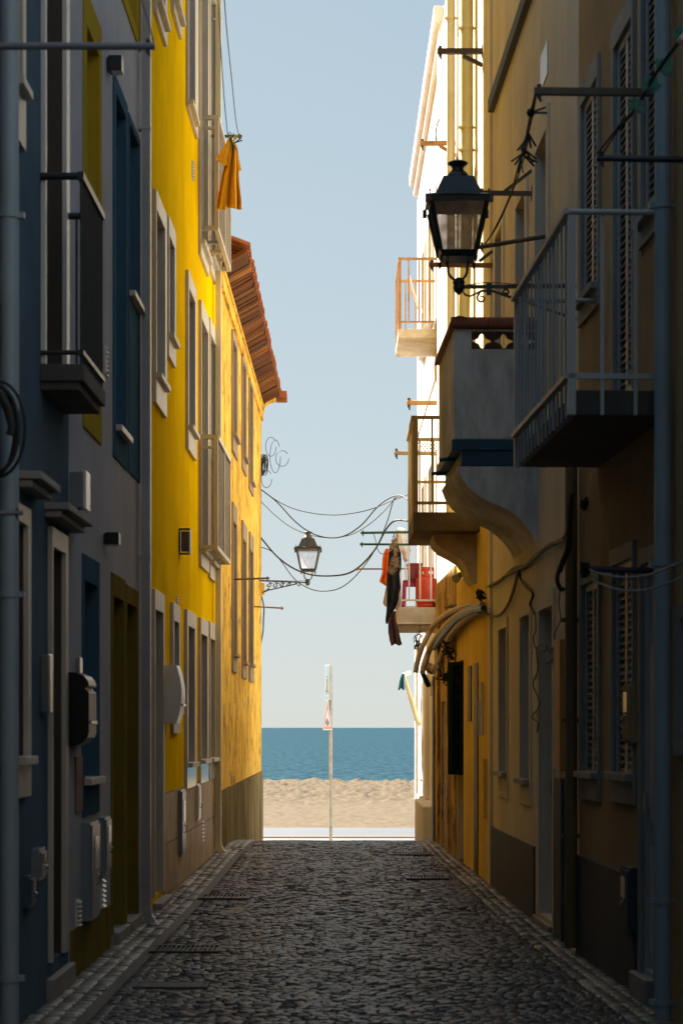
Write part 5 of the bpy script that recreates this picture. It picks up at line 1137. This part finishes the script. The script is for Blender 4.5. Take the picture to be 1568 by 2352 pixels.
m = MB(); u0 = L0.u(92); m.fb(L0, u0, u0 + .12, 0, .06, fz(L0, 92, 1638), fz(L0, 92, 1501)); t = tag(m.build('intercom', 'steel', bevel=.01), 'slim metal intercom box left of the blue-grey house door', 'intercom')
m = MB(); u0 = L1.u(174); m.fb(L1, u0, u0 + .12, 0, .03, fz(L1, 174, 1545), fz(L1, 174, 1510)); tag(m.build('doorbell', 'steel', bevel=.004), 'small metal doorbell plate above the black mailbox', 'doorbell')
m = MB(); u0 = L1.u(172); m.fb(L1, u0, u0 + .3, 0, .012, fz(L1, 172, 1866), fz(L1, 172, 1737)); tag(m.build('wall_plaque', 'wood_brown', bevel=.003), 'narrow reddish wall plaque below the black mailbox', 'plaque')
# meter boxes
def meter(F, px, yt, yb, dep, wid, m_, label):
    u0 = F.u(px); zt, zb = fz(F, px, yt), fz(F, px, yb); t = thing('meter_box', F.P(u0, 0, zb), label, 'meter box', 'meter boxes')
    m = MB(); m.fb(F, u0, u0 + wid, 0, dep, zb, zt); m.build('body', m_, t, .004)
    m = MB(); m.fb(F, u0 + .015, u0 + wid - .015, dep + .0005, dep + .012, zb + .02, zt - .02); m.build('door', m_, t, .003)
    m = MB(); m.fb(F, u0 + wid * .3, u0 + wid * .75, dep + .013, dep + .016, zb + (zt - zb) * .52, zb + (zt - zb) * .85); m.build('viewing_window', 'steel', t)
    m = MB(); m.tube([F.P(u0 + wid * .5, dep + .012, zb + (zt - zb) * .35), F.P(u0 + wid * .5, dep + .03, zb + (zt - zb) * .37), F.P(u0 + wid * .5, dep + .03, zb + (zt - zb) * .45), F.P(u0 + wid * .5, dep + .012, zb + (zt - zb) * .47)], .006, 6); m.build('handle', 'steel', t)
meter(L1, 188, 1890, 2117, .06, .42, 'box_grey', 'tall blue-grey meter box under the blue window surround')
meter(L1, 224, 1878, 2005, .055, .30, 'box_grey', 'shorter blue-grey meter box with bright window, right of the tall one')
meter(L0, 71, 1950, 2024, .05, .22, 'box_grey', 'small grey meter box low on the blue-grey house')
meter(L0, 51, 2012, 2088, .04, .2, 'box_blue', 'small dark blue box lowest on the blue-grey house')
meter(L2, 405, 1815, 1969, .05, .42, 'box_grey', 'tall dark grey meter box on the stone cladding of the yellow house')
meter(L2, 445, 1801, 1886, .045, .32, 'white_plastic', 'small pale meter box on the cladding right of the tall grey one')
meter(R1, 1464, 1568, 1708, .04, .26, 'tan_wall', 'tan meter box between the lower louvred windows and dark door')
meter(R1, 1464, 1994, 2145, .05, .3, 'dark_blue', 'dark grey meter box on the plinth of the tan house')
u0 = R2.u(1296)
fit('cable_cover', R2, 1296, fz(R2, 1296, 1467), fz(R2, 1296, 1770), .3, .04, 'orange_strip', 'orange-brown cover strip left of the brown downpipe', 'cover')
fit('meter_box', R3, 1120, fz(R3, 1120, 1742), fz(R3, 1120, 1880), .2, .05, 'ochre_wall', 'ochre painted conduit box at the corner of the narrow ochre house', 'box')
for i, (x, y0, y1) in enumerate(((1113, 1567, 1690), (1106, 1611, 1690))):
    m = MB(); u0 = R3.u(x); m.tube([R3.P(u0, .03, fz(R3, x, y1)), R3.P(u0, .03, fz(R3, x, y0))], .018 if i == 0 else .012, 8); tag(m.build('wall_tube', 'white_plastic'), ['taller white plastic tube fixed upright on the ochre wall', 'shorter white plastic tube fixed beside the taller one'][i], 'tube')
fit('meter_box', R4, 1035, fz(R4, 1035, 1790), fz(R4, 1035, 1835), .2, .05, 'white_plastic', 'small cream box under the green louvred shutter', 'box')
fit('meter_box', R5, 1003, 2.35, 2.13, .5, .10, 'white_wall', 'cream box above the pilaster of the white house', 'box')
fit('access_panel', R2, 1258, fz(R2, 1258, 92), fz(R2, 1258, 170), .42, .01, 'white_plastic', 'pale riveted access panel high on the cream house', 'panel', bev=.002)
# small louvred vents
def vent(F, px, yt, yb, wid, label, n_=6):
    u0 = F.u(px); zt, zb = fz(F, px, yt), fz(F, px, yb); t = thing('wall_vent', F.P(u0, 0, zb), label, 'vent', 'small louvred wall vents'); m = MB(); m.fb(F, u0, u0 + wid, 0, .008, zb, zt); m.build('plate', 'white_plastic', t)
    m = MB()
    for k in range(n_):
        z_ = zb + (zt - zb) * (k + .35) / n_; h = (zt - zb) / n_ * .55; m.prism([F.P(u0 + .015, .0085, z_), F.P(u0 + .015, .030, z_), F.P(u0 + .015, .0085, z_ + h)], F.P(wid - .03, 0, 0) - F.P(0, 0, 0))
    m.build('louvres', 'white_plastic', t)
vent(L1, 241, 793, 857, .14, 'vent on the grey house between the balcony and the blue surround'); vent(L1, 174, 2068, 2131, .14, 'lowest left vent just above the olive plinth'); vent(L1, 231, 2020, 2088, .14, 'vent beside the tall meter box above the olive plinth')
vent(L2, 440, 366, 409, .16, 'vent high on the yellow wall beside the upper balcony'); vent(L2, 405, 1368, 1385, .14, 'tiny vent above the small ground floor window of the yellow house', 3); vent(L2, 461, 1884, 1935, .2, 'vent on the stone cladding near the cream downpipe')
# ceiling-type spotlight under the scroll corbel
t = thing('spotlight', P(1052, 1338, 23.0), 'small grey spotlight under the scroll corbel', 'spotlight'); m = MB(); a, b_ = P(1056, 1320, 23.0), P(1046, 1330, 22.9); m.tube([a, b_], [.035, .05], 14); m.build('head', 'grey_paint', t); m = MB(); m.bar(a, P(1064, 1312, 23.1), .02); m.build('bracket', 'dark_metal', t)
# folded awning arm and rolled blue cloth at the far right corner
m = MB(); m.bar(P(926, 1551, 34.5), P(957, 1660, 34.5), .05, .05); m.bar(P(928, 1551, 34.62), P(963, 1658, 34.62), .04, .04); m.bar(P(926, 1551, 34.5), P(940, 1545, 34.8), .06); m.bar(P(955, 1660, 34.5), P(968, 1664, 34.5), .07); t = tag(m.build('awning_arm', 'cream_pipe', bevel=.006), 'pale folded awning arm leaning out from the white house', 'awning')
mb = sheetcloth('', [(1547, 922, 928), (1560, 919, 928), (1583, 914, 929)], 34.3, '', '', '', .03, 2, seed=14); tag(mb.build('rolled_cloth', 'teal_cloth', solid=.01), 'small teal cloth hanging from the awning arm', 'cloth')
line('hose', [(1016, 259, 27.2), (1004, 283, 27.1), (1000, 310, 27.0), (1004, 330, 27.0), (1010, 336, 27.0)], .012, 'cable_thin', 'curved grey cable springing up from the orange bracket', 'cable')
line('hose', [(937, 634, 29.6), (946, 670, 29.6), (955, 690, 29.6), (966, 716, 29.8)], .03, 'white_plastic', 'curved white hose behind the rusty balcony rail', 'hose')
# lattice on white house behind olive railing
m = MB()
for k in range(9):
    x = 955 + k * 8
    m.bar(P(x, 1012, 28.6), P(x + 26, 1040, 28.6), .012); m.bar(P(x + 26, 1012, 28.6), P(x, 1040, 28.6), .012)
tag(m.build('lattice', 'white_frame'), 'white wooden lattice strip behind the olive balcony railing', 'lattice')

# drain covers in the street
def cover(label, x0, x1, y0, y1, slots, m_='grate'):
    Y0 = EYE * FPX / (y1 - 1671); Y1 = EYE * FPX / (y0 - 1671); Ym = (Y0 + Y1) / 2; z = g(Ym); Y0 *= (EYE - z) / EYE; Y1 *= (EYE - z) / EYE; X0, X1 = (x0 - 784) / FPX * Ym, (x1 - 784) / FPX * Ym
    m = MB(); zt = g((Y0 + Y1) / 2) + .017; e = .025
    m.box(X0, X1, Y0, Y0 + e, zt - .03, zt); m.box(X0, X1, Y1 - e, Y1, zt - .03, zt); m.box(X0, X0 + e, Y0 + e, Y1 - e, zt - .03, zt); m.box(X1 - e, X1, Y0 + e, Y1 - e, zt - .03, zt)
    if slots:
        n_ = int((X1 - X0) / .035)
        for i in range(1, n_): x = X0 + (X1 - X0) * i / n_; m.box(x - .008, x + .008, Y0 + e, Y1 - e, zt - .025, zt - .002)
    else: m.box(X0 + e + .004, X1 - e - .004, Y0 + e + .004, Y1 - e - .004, zt - .025, zt - .001)
    tag(m.build('drain_cover', m_), label, 'drain cover', 'metal covers in the street')
cover('slotted drain grate across the left half of the street, second nearest', 348, 511, 2176, 2190, True)
cover('smooth worn metal cover nearest in the street at left', 309, 479, 2260, 2273, False, 'gutter')
cover('slotted drain grate farther up beside the yellow house step', 459, 574, 2058, 2067, True)
cover('metal cover on the right side before the crest', 928, 1022, 2013, 2019, True)
cover('farthest metal cover at the right of the crest', 889, 985, 1959.5, 1963.5, True)
